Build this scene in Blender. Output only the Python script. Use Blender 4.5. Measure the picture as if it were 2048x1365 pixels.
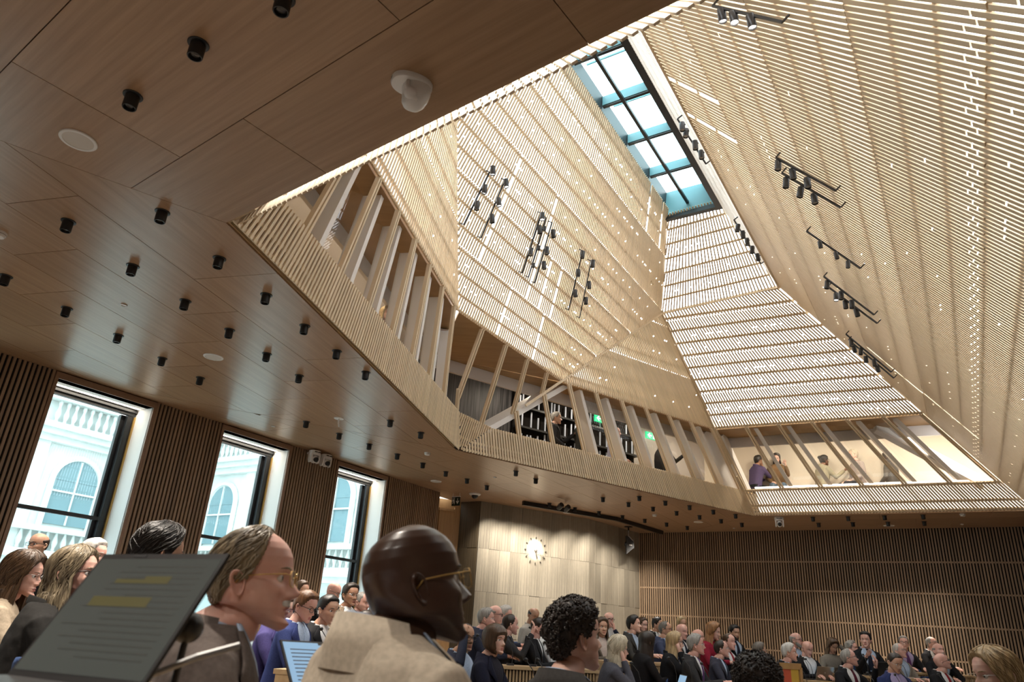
import bpy, bmesh, math, random
import numpy as np
from mathutils import Matrix, Vector, noise

for _o in list(bpy.data.objects):
    bpy.data.objects.remove(_o, do_unlink=True)
SC = bpy.context.scene
COL = SC.collection
R = math.radians
rng = random.Random(7)

# ------------------------------------------------------------------ camera
FPX = 1410.0                      # focal length in pixels of a 2048 wide frame
PITCH, ROLL = R(22.65), R(3.555)
ZC = 1.10                         # lens height above the front floor
cp, sp = math.cos(PITCH), math.sin(PITCH)
cr, sr = math.cos(ROLL), math.sin(ROLL)
_r = np.array([1.0, 0, 0]); _u = np.array([0, -sp, cp]); FW = np.array([0, cp, sp])
RT = cr * _r + sr * _u; UP = -sr * _r + cr * _u
CAMO = np.array([0, 0, ZC])
cam = bpy.data.cameras.new('camera'); camo = bpy.data.objects.new('camera', cam); COL.objects.link(camo)
cam.sensor_width = 36.0; cam.lens = FPX / 2048 * 36.0; cam.clip_start = 0.05; cam.clip_end = 400
camo.matrix_world = Matrix(((RT[0], UP[0], -FW[0], 0), (RT[1], UP[1], -FW[1], 0), (RT[2], UP[2], -FW[2], ZC), (0, 0, 0, 1)))
cam.dof.use_dof = True; cam.dof.focus_distance = 11.0; cam.dof.aperture_fstop = 5.0
SC.camera = camo

# ------------------------------------------------------------------ sky, exposure
SKY_STRENGTH = 5.4
w = bpy.data.worlds.new('overcast_sky'); SC.world = w; w.use_nodes = True
bg = w.node_tree.nodes['Background']; bg.inputs[0].default_value = (0.96, 0.985, 1.0, 1); bg.inputs[1].default_value = SKY_STRENGTH
SC.view_settings.view_transform = 'Standard'; SC.view_settings.look = 'None'
SC.view_settings.gamma = 1.0; SC.view_settings.use_curve_mapping = False
SC.view_settings.exposure = 0.15

# ------------------------------------------------------------------ placing helpers (surveyed points)
def ray(x, y): return (x - 1024.0) / FPX * RT - (y - 682.5) / FPX * UP + FW
def atz(x, y, z):
    d = ray(x, y); return CAMO + d * ((z - ZC) / d[2])
def onplane(x, y, p, n):
    d = ray(x, y); return CAMO + d * (np.dot(np.asarray(p) - CAMO, n) / np.dot(d, n))
def atd(x, y, dist): return CAMO + ray(x, y) * dist
def un(v):
    v = np.asarray(v, float); return v / np.linalg.norm(v)
A3 = lambda *v: np.array(v, float)

# ------------------------------------------------------------------ materials
MATS = {}
def mat(name, col, rough=0.5, metal=0.0, spec=0.5, emit=None, estr=0.0):
    if name in MATS: return MATS[name]
    m = bpy.data.materials.new(name); m.use_nodes = True
    b = m.node_tree.nodes['Principled BSDF']
    b.inputs['Base Color'].default_value = (*col, 1); b.inputs['Roughness'].default_value = rough
    b.inputs['Metallic'].default_value = metal; b.inputs['Specular IOR Level'].default_value = spec
    if emit: b.inputs['Emission Color'].default_value = (*emit, 1); b.inputs['Emission Strength'].default_value = estr
    MATS[name] = m; return m
def node(nt, t, **kw):
    n = nt.nodes.new(t)
    for k, v in kw.items():
        if k in n.inputs.keys() if isinstance(k, str) and not hasattr(n, k) else False: n.inputs[k].default_value = v
        else: setattr(n, k, v)
    return n
def wood(name, c1, c2, scale=(1.2, 22, 22), rough=0.45, bump=0.06, rand=0.12, coord='Object', spec=0.5):
    m = mat(name, c1, rough, spec=spec); nt = m.node_tree; L = nt.links; b = nt.nodes['Principled BSDF']
    tc = nt.nodes.new('ShaderNodeTexCoord'); oi = nt.nodes.new('ShaderNodeObjectInfo')
    off = nt.nodes.new('ShaderNodeVectorMath'); off.operation = 'SCALE'; off.inputs[0].default_value = (13.1, 7.7, 5.3)
    L.new(oi.outputs['Random'], off.inputs['Scale'])
    ad = nt.nodes.new('ShaderNodeVectorMath'); ad.operation = 'ADD'
    L.new(tc.outputs[coord], ad.inputs[0]); L.new(off.outputs[0], ad.inputs[1])
    mp = nt.nodes.new('ShaderNodeMapping'); mp.inputs['Scale'].default_value = scale; L.new(ad.outputs[0], mp.inputs[0])
    n1 = nt.nodes.new('ShaderNodeTexNoise'); n1.inputs['Scale'].default_value = 1.0; n1.inputs['Detail'].default_value = 5; n1.inputs['Roughness'].default_value = 0.62
    L.new(mp.outputs[0], n1.inputs['Vector'])
    rp = nt.nodes.new('ShaderNodeValToRGB'); rp.color_ramp.elements[0].position = 0.32; rp.color_ramp.elements[1].position = 0.68
    rp.color_ramp.elements[0].color = (*c2, 1); rp.color_ramp.elements[1].color = (*c1, 1)
    L.new(n1.outputs['Fac'], rp.inputs[0])
    hv = nt.nodes.new('ShaderNodeHueSaturation'); L.new(rp.outputs[0], hv.inputs['Color'])
    mr = nt.nodes.new('ShaderNodeMapRange'); mr.inputs['To Min'].default_value = 1 - rand; mr.inputs['To Max'].default_value = 1 + rand
    L.new(oi.outputs['Random'], mr.inputs['Value']); L.new(mr.outputs[0], hv.inputs['Value'])
    L.new(hv.outputs[0], b.inputs['Base Color'])
    if bump:
        bp = nt.nodes.new('ShaderNodeBump'); bp.inputs['Strength'].default_value = bump; bp.inputs['Distance'].default_value = 0.004
        L.new(n1.outputs['Fac'], bp.inputs['Height']); L.new(bp.outputs[0], b.inputs['Normal'])
    return m
def noisy(name, c1, c2, scale=30, rough=0.8, bump=0.1, stretch=(1, 1, 1), detail=4, spec=0.3):
    m = mat(name, c1, rough, spec=spec); nt = m.node_tree; L = nt.links; b = nt.nodes['Principled BSDF']
    tc = nt.nodes.new('ShaderNodeTexCoord'); mp = nt.nodes.new('ShaderNodeMapping'); mp.inputs['Scale'].default_value = stretch
    L.new(tc.outputs['Object'], mp.inputs[0])
    n1 = nt.nodes.new('ShaderNodeTexNoise'); n1.inputs['Scale'].default_value = scale; n1.inputs['Detail'].default_value = detail
    L.new(mp.outputs[0], n1.inputs['Vector'])
    rp = nt.nodes.new('ShaderNodeValToRGB'); rp.color_ramp.elements[0].position = 0.35; rp.color_ramp.elements[1].position = 0.65
    rp.color_ramp.elements[0].color = (*c2, 1); rp.color_ramp.elements[1].color = (*c1, 1)
    L.new(n1.outputs['Fac'], rp.inputs[0]); L.new(rp.outputs[0], b.inputs['Base Color'])
    if bump:
        bp = nt.nodes.new('ShaderNodeBump'); bp.inputs['Strength'].default_value = bump; bp.inputs['Distance'].default_value = 0.003
        L.new(n1.outputs['Fac'], bp.inputs['Height']); L.new(bp.outputs[0], b.inputs['Normal'])
    return m
def glassmat(name, tint, refl=0.06, rough=0.0):
    m = bpy.data.materials.new(name); m.use_nodes = True; nt = m.node_tree; nt.nodes.clear(); L = nt.links
    o = nt.nodes.new('ShaderNodeOutputMaterial'); t = nt.nodes.new('ShaderNodeBsdfTransparent'); g = nt.nodes.new('ShaderNodeBsdfGlossy')
    t.inputs[0].default_value = (*tint, 1); g.inputs['Roughness'].default_value = rough
    lw = nt.nodes.new('ShaderNodeLayerWeight'); lw.inputs['Blend'].default_value = 0.5
    pw = nt.nodes.new('ShaderNodeMath'); pw.operation = 'POWER'; pw.inputs[1].default_value = 4.0; L.new(lw.outputs['Facing'], pw.inputs[0])
    ml = nt.nodes.new('ShaderNodeMath'); ml.operation = 'MULTIPLY_ADD'; ml.inputs[1].default_value = 0.5; ml.inputs[2].default_value = refl*0.5; L.new(pw.outputs[0], ml.inputs[0]); lw = ml
    mx = nt.nodes.new('ShaderNodeMixShader'); L.new(lw.outputs[0], mx.inputs[0]); L.new(t.outputs[0], mx.inputs[1]); L.new(g.outputs[0], mx.inputs[2])
    L.new(mx.outputs[0], o.inputs[0]); MATS[name] = m; return m

M_CEIL = wood('ceiling_veneer', (0.43, 0.275, 0.165), (0.33, 0.20, 0.115), (0.9, 26, 26), 0.31, 0.03, 0.07)
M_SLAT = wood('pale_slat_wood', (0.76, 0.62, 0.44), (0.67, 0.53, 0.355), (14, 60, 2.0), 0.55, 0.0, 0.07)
M_SLATW = wood('whitish_slat_wood', (0.86, 0.84, 0.80), (0.78, 0.76, 0.71), (14, 60, 2.0), 0.55, 0.0, 0.05)  # whiter version of the slat wood, for the narrow upper strip
M_SOFF = wood('gallery_soffit_wood', (0.45, 0.28, 0.13), (0.37, 0.22, 0.095), (1, 9, 9), 0.5, 0.03, 0.05)
M_WALLSLAT = wood('oak_wall_slat', (0.34, 0.235, 0.15), (0.25, 0.165, 0.10), (30, 30, 1.5), 0.5, 0.0, 0.16)
M_DOOR = wood('oak_door', (0.50, 0.30, 0.13), (0.40, 0.23, 0.10), (20, 20, 1.0), 0.45, 0.03, 0.02)
M_DESK = wood('desk_oak', (0.58, 0.41, 0.23), (0.48, 0.33, 0.18), (3, 18, 18), 0.45, 0.02, 0.06)
M_BLACK = mat('black_metal', (0.012, 0.012, 0.013), 0.38)
M_BACK = mat('black_felt', (0.012, 0.010, 0.009), 0.95, spec=0.1)
M_WHITE = mat('white_paint', (0.82, 0.79, 0.76), 0.5)
M_PLAST = mat('white_plastic', (0.80, 0.79, 0.78), 0.32)
M_GREYP = mat('pale_grille', (0.62, 0.57, 0.52), 0.6)
M_WALL = mat('cream_plaster', (0.78, 0.70, 0.58), 0.8)
M_GREYW = mat('grey_panel', (0.46, 0.42, 0.39), 0.35)
M_BRASS = mat('brass_edge', (0.62, 0.40, 0.13), 0.35, 0.6)
M_STEEL = mat('steel', (0.6, 0.6, 0.6), 0.3, 1.0)
M_DARKGREY = mat('dark_plastic', (0.03, 0.03, 0.033), 0.45)
M_GLASS = glassmat('window_glass', (0.72, 0.83, 0.85))
M_CLEAR = glassmat('clear_glass', (0.96, 0.97, 0.97))
M_ROOFGL = glassmat('roof_glass', (0.80, 0.94, 0.96))
M_LED = mat('led_strip', (1, 1, 1), 0.5, emit=(1.0, 0.90, 0.76), estr=9.0)
M_LIT = mat('lit_lens', (1, 1, 1), 0.5, emit=(1.0, 0.94, 0.85), estr=6.0)
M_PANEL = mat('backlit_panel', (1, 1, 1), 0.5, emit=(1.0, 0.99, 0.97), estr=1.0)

# ------------------------------------------------------------------ mesh helpers
def tag(o, label=None, cat=None, group=None, kind=None):
    if label: o['label'] = label
    if cat: o['category'] = cat
    if group: o['group'] = group
    if kind: o['kind'] = kind
    return o
def mesh(name, verts, faces, mats=None, smooth=False, midx=None):
    me = bpy.data.meshes.new(name); me.from_pydata([tuple(map(float, v)) for v in verts], [], [tuple(map(int, f)) for f in faces])
    if mats is not None:
        for m in (mats if isinstance(mats, (list, tuple)) else [mats]): me.materials.append(m)
    if midx is not None: me.polygons.foreach_set('material_index', np.asarray(midx, dtype=np.int32))
    if smooth: me.polygons.foreach_set('use_smooth', np.ones(len(me.polygons), dtype=bool))
    me.update(); return me
def link(name, me, parent=None, mw=None, loc=None):
    o = bpy.data.objects.new(name, me); COL.objects.link(o)
    if parent is not None: o.parent = parent
    if mw is not None: o.matrix_local = mw
    if loc is not None: o.location = loc
    return o
def empty(name, loc=(0, 0, 0), rz=0.0, label=None, cat=None, group=None, kind=None):
    o = bpy.data.objects.new(name, None); COL.objects.link(o); o.location = tuple(map(float, loc)); o.rotation_euler = (0, 0, rz)
    o.empty_display_size = 0.1
    return tag(o, label, cat, group, kind)
class MB:
    """collects simple closed shapes into one mesh"""
    def __init__(s): s.v = []; s.f = []; s.mi = []
    def add(s, v, f, mi=0):
        k = len(s.v); s.v += [tuple(map(float, p)) for p in v]; s.f += [tuple(int(i) + k for i in q) for q in f]; s.mi += [mi] * len(f); return s
    def box(s, a, b, mi=0):
        (x0, y0, z0), (x1, y1, z1) = a, b
        return s.add([(x0,y0,z0),(x1,y0,z0),(x1,y1,z0),(x0,y1,z0),(x0,y0,z1),(x1,y0,z1),(x1,y1,z1),(x0,y1,z1)],
                     [(0,3,2,1),(4,5,6,7),(0,1,5,4),(1,2,6,5),(2,3,7,6),(3,0,4,7)], mi)
    def obox(s, c, ex, ey, ez, hx, hy, hz, mi=0):
        c = np.asarray(c, float); v = []
        for k in (-1, 1):
            for (i, j) in ((-1,-1),(1,-1),(1,1),(-1,1)): v.append(c + ex*hx*i + ey*hy*j + ez*hz*k)
        return s.add(v, [(0,3,2,1),(4,5,6,7),(0,1,5,4),(1,2,6,5),(2,3,7,6),(3,0,4,7)], mi)
    def beam(s, a, b, w, d, up=(0,0,1), mi=0):
        a = np.asarray(a, float); b = np.asarray(b, float); e = b - a; l = np.linalg.norm(e); e = e / l
        up = np.asarray(up, float); sx = un(np.cross(up, e)) if np.linalg.norm(np.cross(up, e)) > 1e-5 else A3(1,0,0); sy = np.cross(e, sx)
        return s.obox((a + b) / 2, e, sx, sy, l/2, w/2, d/2, mi)
    def prism(s, poly, z0, z1, mi=0):
        n = len(poly); v = [(p[0], p[1], z0) for p in poly] + [(p[0], p[1], z1) for p in poly]
        f = [tuple(range(n))[::-1], tuple(range(n, 2*n))] + [(i, (i+1) % n, n + (i+1) % n, n + i) for i in range(n)]
        return s.add(v, f, mi)
    def lathe(s, prof, seg=20, origin=(0,0,0), axis=None, mi=0, cap=True):
        """profile of (r, h) turned about an axis (default +z)"""
        o = np.asarray(origin, float); az = un(axis) if axis is not None else A3(0,0,1)
        ax = un(np.cross(az, A3(0.3,1,0.1))); ay = np.cross(az, ax); v = []; f = []
        for (r, h) in prof:
            for k in range(seg):
                t = 2*math.pi*k/seg; v.append(o + az*h + (ax*math.cos(t) + ay*math.sin(t))*r)
        for i in range(len(prof)-1):
            for k in range(seg):
                k2 = (k+1) % seg; f.append((i*seg+k, i*seg+k2, (i+1)*seg+k2, (i+1)*seg+k))
        if cap:
            f.append(tuple(range(seg))[::-1]); f.append(tuple(range((len(prof)-1)*seg, len(prof)*seg)))
        return s.add(v, f, mi)
    def tube(s, pts, rad, seg=8, mi=0, cap=True, flat=None):
        pts = [np.asarray(p, float) for p in pts]; n = len(pts); rad = rad if hasattr(rad, '__len__') else [rad]*n
        v = []; f = []; prev = None
        for i, p in enumerate(pts):
            t = un(pts[min(i+1, n-1)] - pts[max(i-1, 0)])
            if prev is None: a = un(np.cross(t, A3(0.21, 0.13, 0.97) if abs(t[2]) < 0.9 else A3(1, 0.1, 0)))
            else:
                a = prev - t*np.dot(prev, t); a = un(a)
            prev = a; b = np.cross(t, a); r = rad[i]
            ra, rb = (r if not hasattr(r, '__len__') else r[0]), (r if not hasattr(r, '__len__') else r[1])
            for k in range(seg):
                q = 2*math.pi*k/seg; v.append(p + a*math.cos(q)*ra + b*math.sin(q)*rb)
        for i in range(n-1):
            for k in range(seg):
                k2 = (k+1) % seg; f.append((i*seg+k, i*seg+k2, (i+1)*seg+k2, (i+1)*seg+k))
        if cap: f.append(tuple(range(seg))[::-1]); f.append(tuple(range((n-1)*seg, n*seg)))
        return s.add(v, f, mi)
    def sphere(s, c, r, seg=14, rings=8, mi=0):
        c = np.asarray(c, float); rr = r if hasattr(r, '__len__') else (r, r, r); v = [c + A3(0,0,-rr[2])]; f = []
        for i in range(1, rings):
            t = -math.pi/2 + math.pi*i/rings
            for k in range(seg):
                q = 2*math.pi*k/seg; v.append(c + A3(rr[0]*math.cos(t)*math.cos(q), rr[1]*math.cos(t)*math.sin(q), rr[2]*math.sin(t)))
        v.append(c + A3(0,0,rr[2])); top = len(v)-1
        for k in range(seg): f.append((0, 1+(k+1) % seg, 1+k)); f.append((top, top-seg+k, top-seg+(k+1) % seg))
        for i in range(rings-2):
            for k in range(seg):
                k2 = (k+1) % seg; a = 1+i*seg; f.append((a+k, a+k2, a+seg+k2, a+seg+k))
        return s.add(v, f, mi)
    def me(s, name, mats, smooth=False): return mesh(name, s.v, s.f, mats, smooth, s.mi)
    def build(s, name, mats, parent=None, smooth=False, loc=None, mw=None): return link(name, s.me(name, mats, smooth), parent, mw, loc)
def auto_smooth(o, deg=35):
    me = o.data; me.polygons.foreach_set('use_smooth', np.ones(len(me.polygons), dtype=bool)); me.set_sharp_from_angle(angle=R(deg)); return o
_cube = {}
def cube_me(m):
    if m.name not in _cube:
        _cube[m.name] = MB().box((-.5,-.5,-.5), (.5,.5,.5)).me('bar', m)
    return _cube[m.name]
def frame_m(c, ex, ey, ez, sx, sy, sz):
    ex, ey, ez = ex*sx, ey*sy, ez*sz
    return Matrix(((ex[0], ey[0], ez[0], c[0]), (ex[1], ey[1], ez[1], c[1]), (ex[2], ey[2], ez[2], c[2]), (0, 0, 0, 1)))
def bars(name, stuffname, items, m, parent, limit=300):
    """items: (centre, ex, ey, ez, sx, sy, sz); the ones that show largest become objects, the rest one part"""
    def size(it):
        d = np.linalg.norm(np.asarray(it[0]) - CAMO); return it[6] * it[4] / (d * d)
    order = sorted(range(len(items)), key=lambda i: -size(items[i]))
    for i in order[:limit]:
        c, ex, ey, ez, sx, sy, sz = items[i]; link(name, cube_me(m), parent, frame_m(c, ex, ey, ez, sx, sy, sz))
    if len(order) > limit:
        mb = MB()
        for i in order[limit:]:
            c, ex, ey, ez, sx, sy, sz = items[i]; mb.obox(c, ex, ey, ez, sx/2, sy/2, sz/2)
        mb.build(stuffname, m, parent)['kind'] = 'stuff'
def clip_poly(poly, p, n):
    """keep the part of a 2d polygon where (q-p).n >= 0"""
    out = []; k = len(poly)
    for i in range(k):
        a = np.asarray(poly[i], float); b = np.asarray(poly[(i+1) % k], float); da = np.dot(a-p, n); db = np.dot(b-p, n)
        if da >= 0: out.append(a)
        if (da >= 0) != (db >= 0): out.append(a + (b-a)*(da/(da-db)))
    return out
def area(poly):
    return 0.5*sum(poly[i][0]*poly[(i+1) % len(poly)][1] - poly[(i+1) % len(poly)][0]*poly[i][1] for i in range(len(poly)))
# ================================================================== survey of the hall
HC = ZC + 2.85                                    # underside of the wooden ceiling
def C2(x, y): return atz(x, y, HC)
W0 = C2(118.7, 743.5); W1 = C2(830, 970.4)
HD = un((W1 - W0) * A3(1, 1, 0))                  # direction of the window wall and of the skylight
WN = A3(HD[1], -HD[0], 0)                         # from the window wall into the room
P0, P1, P2, P3 = C2(465, 440), C2(920, 901), C2(1508.8, 1031.8), C2(2069, 1021)
PN = C2(1360, 0)
ND = un(PN - P0); NI = A3(-ND[1], ND[0], 0)       # near edge direction, and inward (away from the camera)
if np.dot(NI, P1 - P0) < 0: NI = -NI
def isect2(p, d, q, e):
    t = ((q[0]-p[0])*e[1] - (q[1]-p[1])*e[0]) / (d[0]*e[1] - d[1]*e[0]); return A3(p[0]+d[0]*t, p[1]+d[1]*t, HC)
P4 = isect2(P3, -HD, P0, ND)
H1, H2 = 0.48, 1.60                               # parapet height and gallery head above the ceiling
def seam(p, lip): q = atz(*lip, HC + H1) - p; return q / q[2]
dAB, dBC = seam(P1, (914.5, 819)), seam(P1, (980, 857))
dCD, dDF = seam(P2, (1484.5, 980)), seam(P3, (2005, 965))
def plane(p, a, b, inside):
    n = un(np.cross(a, b)); return (p, n if np.dot(n, inside - p) > 0 else -n)
CEN = A3(3.2, 9.0, HC + 1.0)                      # a point inside the lantern: normals face it
def isect3(a, b, c):
    N = np.array([a[1], b[1], c[1]]); return np.linalg.solve(N, [np.dot(a[0], a[1]), np.dot(b[0], b[1]), np.dot(c[0], c[1])])
PLA = plane(P0, P1 - P0, dAB, CEN)
PLB = plane(P1, HD, un(dAB) + un(dBC), CEN)
PLC = plane(P1, P2 - P1, dBC + dCD, CEN)
PLD = plane(P2, P3 - P2, dCD + dDF, CEN)
PLG = plane(P0 + NI*0.075, ND, A3(0, 0, 1) + NI*0.46, CEN)
Q1 = isect3(PLB, PLC, PLD)
Q2 = onplane(1557, 574, *PLD)
PLF = plane(P3, HD, Q2 - P3, CEN)
S1 = onplane(1336, 432, *PLB)
ZS = S1[2]
SKW = float(np.dot(atz(1412, 362, ZS) - S1, WN))  # clear width of the skylight
S2 = S1 + WN*SKW
PLE = plane(S2, HD, Q2 - S2, CEN)
PLU = plane(Q1, Q2 - Q1, (S1 + S2)/2 - Q1, CEN)
ZPL = lambda z: (A3(0, 0, z), A3(0, 0, 1.0))
SG1 = isect3(PLB, PLG, ZPL(ZS)); SG2 = isect3(PLE, PLG, ZPL(ZS))
print('SURVEY Q1', Q1.round(2), 'Q2', Q2.round(2), 'S1', S1.round(2), 'S2', S2.round(2), 'SG1', SG1.round(2), 'SG2', SG2.round(2), 'P4', P4.round(2), 'ZS', ZS)
# ------------------------------------------------------------------ room outline
WE = C2(878.8, 985.8); WR = C2(878.8, 998.7); WS = C2(923.5, 1005.1)
T0, TK, T1 = C2(961.4, 1003.4), C2(1178, 1039.3), C2(1277, 1067)
RW = C2(2048, 1054); RD = un(RW - T1)
UB = -13.0                                        # the back wall lies behind the camera
LB = W0 + HD*UB
NEARR = P3 + WN*2.2
RC = isect2(T1, RD, NEARR, HD)
RB = isect2(NEARR, HD, LB, WN)
# ================================================================== floor
fl = MB().prism([LB, W0 + HD*40, T1 + A3(3, 8, 0), RC + A3(6, 3, 0), RB], -0.32, -0.12)
M_FLOOR = noisy('grey_carpet', (0.15, 0.125, 0.10), (0.12, 0.10, 0.08), 60, 0.95, 0.2)
tag(fl.build('floor', M_FLOOR), kind='structure')
# ================================================================== ceiling
M_GAP = mat('ceiling_shadow_gap', (0.02, 0.013, 0.009), 0.9)
def off_line(p, d, inside, dist):
    n = A3(-d[1], d[0], 0); n = n if np.dot(n, inside - p) > 0 else -n
    return p - n*dist
VG = 0.075
def out_edge(a, b):                               # void edge moved outward, behind the slat feet
    d = un(b - a); return off_line(a, d, CEN, VG), d
eA, eC, eD, eF = out_edge(P0, P1), out_edge(P1, P2), out_edge(P2, P3), out_edge(P3, P4)
eN = (P0, ND)
V0, V1, V2, V3, V4 = isect2(*eN, *eA), isect2(*eA, *eC), isect2(*eC, *eD), isect2(*eD, *eF), isect2(*eF, *eN)
mdir = un(C2(0, 266) - C2(462, 441)); M0W = isect2(V0, mdir, W0, HD)
M1W = isect2(V1, un(C2(441, 806) - P1), W0, HD)
FARL = W0 + HD*16.5
T1X = T1 + A3(0.6, 1.3, 0)
D2 = isect2(V2, un(T1X - V2), T1X, RD)
RCX = RC + RD*0.3 + HD*0.5
RBX = RB + WN*0.3; LBX = LB - WN*0.3
zones = dict(left=[V0, V1, M1W - WN*0.3, M0W - WN*0.3], far=[V1, V2, T1X, FARL - WN*0.3, M1W - WN*0.3],
             end=[V2, V3, RCX, T1X], right=[V3, V4, RBX, RCX], near=[V4, V0, M0W - WN*0.3, LBX, RBX])
slab = MB()
for k, z in zones.items():
    z2 = [(p[0], p[1]) for p in z]; z2 = z2 if area(z2) > 0 else z2[::-1]; slab.prism(z2, HC + 0.022, HC + 0.10)
ceil = tag(slab.build('ceiling', M_GAP), kind='structure')
def az(deg): return A3(math.sin(R(deg)), math.cos(R(deg)), 0)
edge_az = math.degrees(math.atan2(P1[0]-P0[0], P1[1]-P0[1]))
cuts = dict(left=(P0, az(edge_az + 3.5), [-9, 0.93 + .06] + [0.93 + .06 + .685*k for k in range(1, 14)], 2.045, (0.86, 0.70)),
            far=(P1, HD, [0.35 + .70*k for k in range(-12, 14)], 2.05, (0.4, 0.70)),
            end=(P2, un(P3 - P2), [-2, 0.8, 1.6, 2.4, 3.2, 4.0], 2.05, (0.5, 0.7)),
            right=(P3, HD, [-6, .8, 1.6, 2.4, 3.2], 2.05, (0.3, 0.7)),
            near=(P0, ND, [-9, 0.66, 1.69] + [1.69 + 1.03*k for k in range(1, 16)], 2.08, (1.12, -0.72)))
npan = 0
for k, zn in zones.items():
    o, d, offs, pitch, (ph, stag) = cuts[k]
    zc = sum(zn)/len(zn); n = A3(-d[1], d[0], 0)
    nout = n if np.dot(n, zc - CEN) > 0 else -n
    zp = [np.array([np.dot(p - o, d), np.dot(p - o, nout)]) for p in zn]
    zp = zp if area(zp) > 0 else zp[::-1]
    base = zp
    if k == 'near': zp_ = []
    else: zp_ = zp
    for i in range(len(zp_)):                       # a hair's breadth in from the zone's edge: the mitre joints
        a, b = zp[i], zp[(i+1) % len(zp)]; e = (b-a)/np.linalg.norm(b-a); nn = np.array([-e[1], e[0]]); base = clip_poly(base, a + nn*0.004, nn)
    offs = sorted(offs)
    for si in range(len(offs)-1):
        st = clip_poly(base, np.array([0, offs[si] + .003]), np.array([0, 1.0]))
        st = clip_poly(st, np.array([0, offs[si+1] - .003]), np.array([0, -1.0])) if len(st) > 2 else []
        if len(st) < 3: continue
        xs = [p[0] for p in st]; off = ph + stag*si
        j0 = math.floor((min(xs) - off)/pitch)
        for j in range(j0, j0 + 30):
            a, b = off + j*pitch, off + (j+1)*pitch
            if a > max(xs): break
            pp = clip_poly(st, np.array([a + .003, 0]), np.array([1.0, 0]))
            pp = clip_poly(pp, np.array([b - .003, 0]), np.array([-1.0, 0])) if len(pp) > 2 else []
            if len(pp) < 3 or abs(area(pp)) < 0.004: continue
            cx = sum(pp)/len(pp); w_ = o + d*cx[0] + nout*cx[1]
            pl = [q - cx for q in pp]
            sgn = 1 if d[0]*nout[1] - d[1]*nout[0] > 0 else -1
            pl = [np.array([q[0], q[1]*sgn]) for q in pl]; pl = pl if area(pl) > 0 else pl[::-1]
            me = MB().prism(pl, 0, 0.02).me('panel', M_CEIL)
            ob = link('panel', me, ceil); ob.location = (w_[0], w_[1], HC); ob.rotation_euler = (0, 0, math.atan2(d[1], d[0])); npan += 1
print('ceiling panels', npan)
# ================================================================== slatted lantern
SW, SD = 0.031, 0.015
class Face:
    def __init__(s, pl, o, ex, poly, apex, bay0, phase):
        s.n = pl[1]; s.o = np.asarray(o, float); s.ex = un(ex - s.n*np.dot(ex, s.n)); s.ey = np.cross(s.n, s.ex)
        if s.ey[2] < 0: s.ex = -s.ex; s.ey = np.cross(s.n, s.ex)
        s.poly = [np.array([np.dot(p - s.o, s.ex), np.dot(p - s.o, s.ey)]) for p in poly]
        if area(s.poly) < 0: s.poly = s.poly[::-1]
        s.sa, s.ta = apex; s.bay0, s.phase = bay0, phase          # slats fan out from a far apex
    def p(s, a, b, out=0.0): return s.o + s.ex*a + s.ey*b - s.n*out
    def t_at(s, z): return (z - s.o[2]) / s.ey[2]
    def s_at(s, k, t): return s.sa + (s.phase + k*s.bay0 - s.sa)*(s.ta - t)/s.ta     # k in bays
    def span(s, k):
        """range of t in which slat line k lies inside the face"""
        m = -(s.phase + k*s.bay0 - s.sa)/s.ta; s0 = s.phase + k*s.bay0; lo, hi = -1e9, 1e9
        for i in range(len(s.poly)):
            a, b = s.poly[i], s.poly[(i+1) % len(s.poly)]; e = b - a; nx, ny = -e[1], e[0]
            num = (s0 - a[0])*nx + (0 - a[1])*ny; den = m*nx + ny
            if abs(den) < 1e-9:
                if num < 0: return None
            elif den > 0: lo = max(lo, -num/den)
            else: hi = min(hi, -num/den)
        return (lo, hi) if hi - lo > .03 else None
    def hspan(s, b):
        t = []
        for i in range(len(s.poly)):
            p, q = s.poly[i], s.poly[(i+1) % len(s.poly)]
            if (p[1] - b)*(q[1] - b) < 0: t.append(p[0] + (q[0]-p[0])*(b-p[1])/(q[1]-p[1]))
        return (min(t), max(t)) if len(t) >= 2 else None
    def piece(s, k, b0, b1, wd, dp, out=0.0):
        a0, a1 = s.p(s.s_at(k, b0), b0), s.p(s.s_at(k, b1), b1); e = un(a1 - a0)
        return ((a0 + a1)/2 - s.n*(dp/2 + out), np.cross(e, s.n)*-1, s.n, e, wd, dp, float(np.linalg.norm(a1 - a0)))
DROP = [1, 8, 4, 11, 6, 13, 9]
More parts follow.
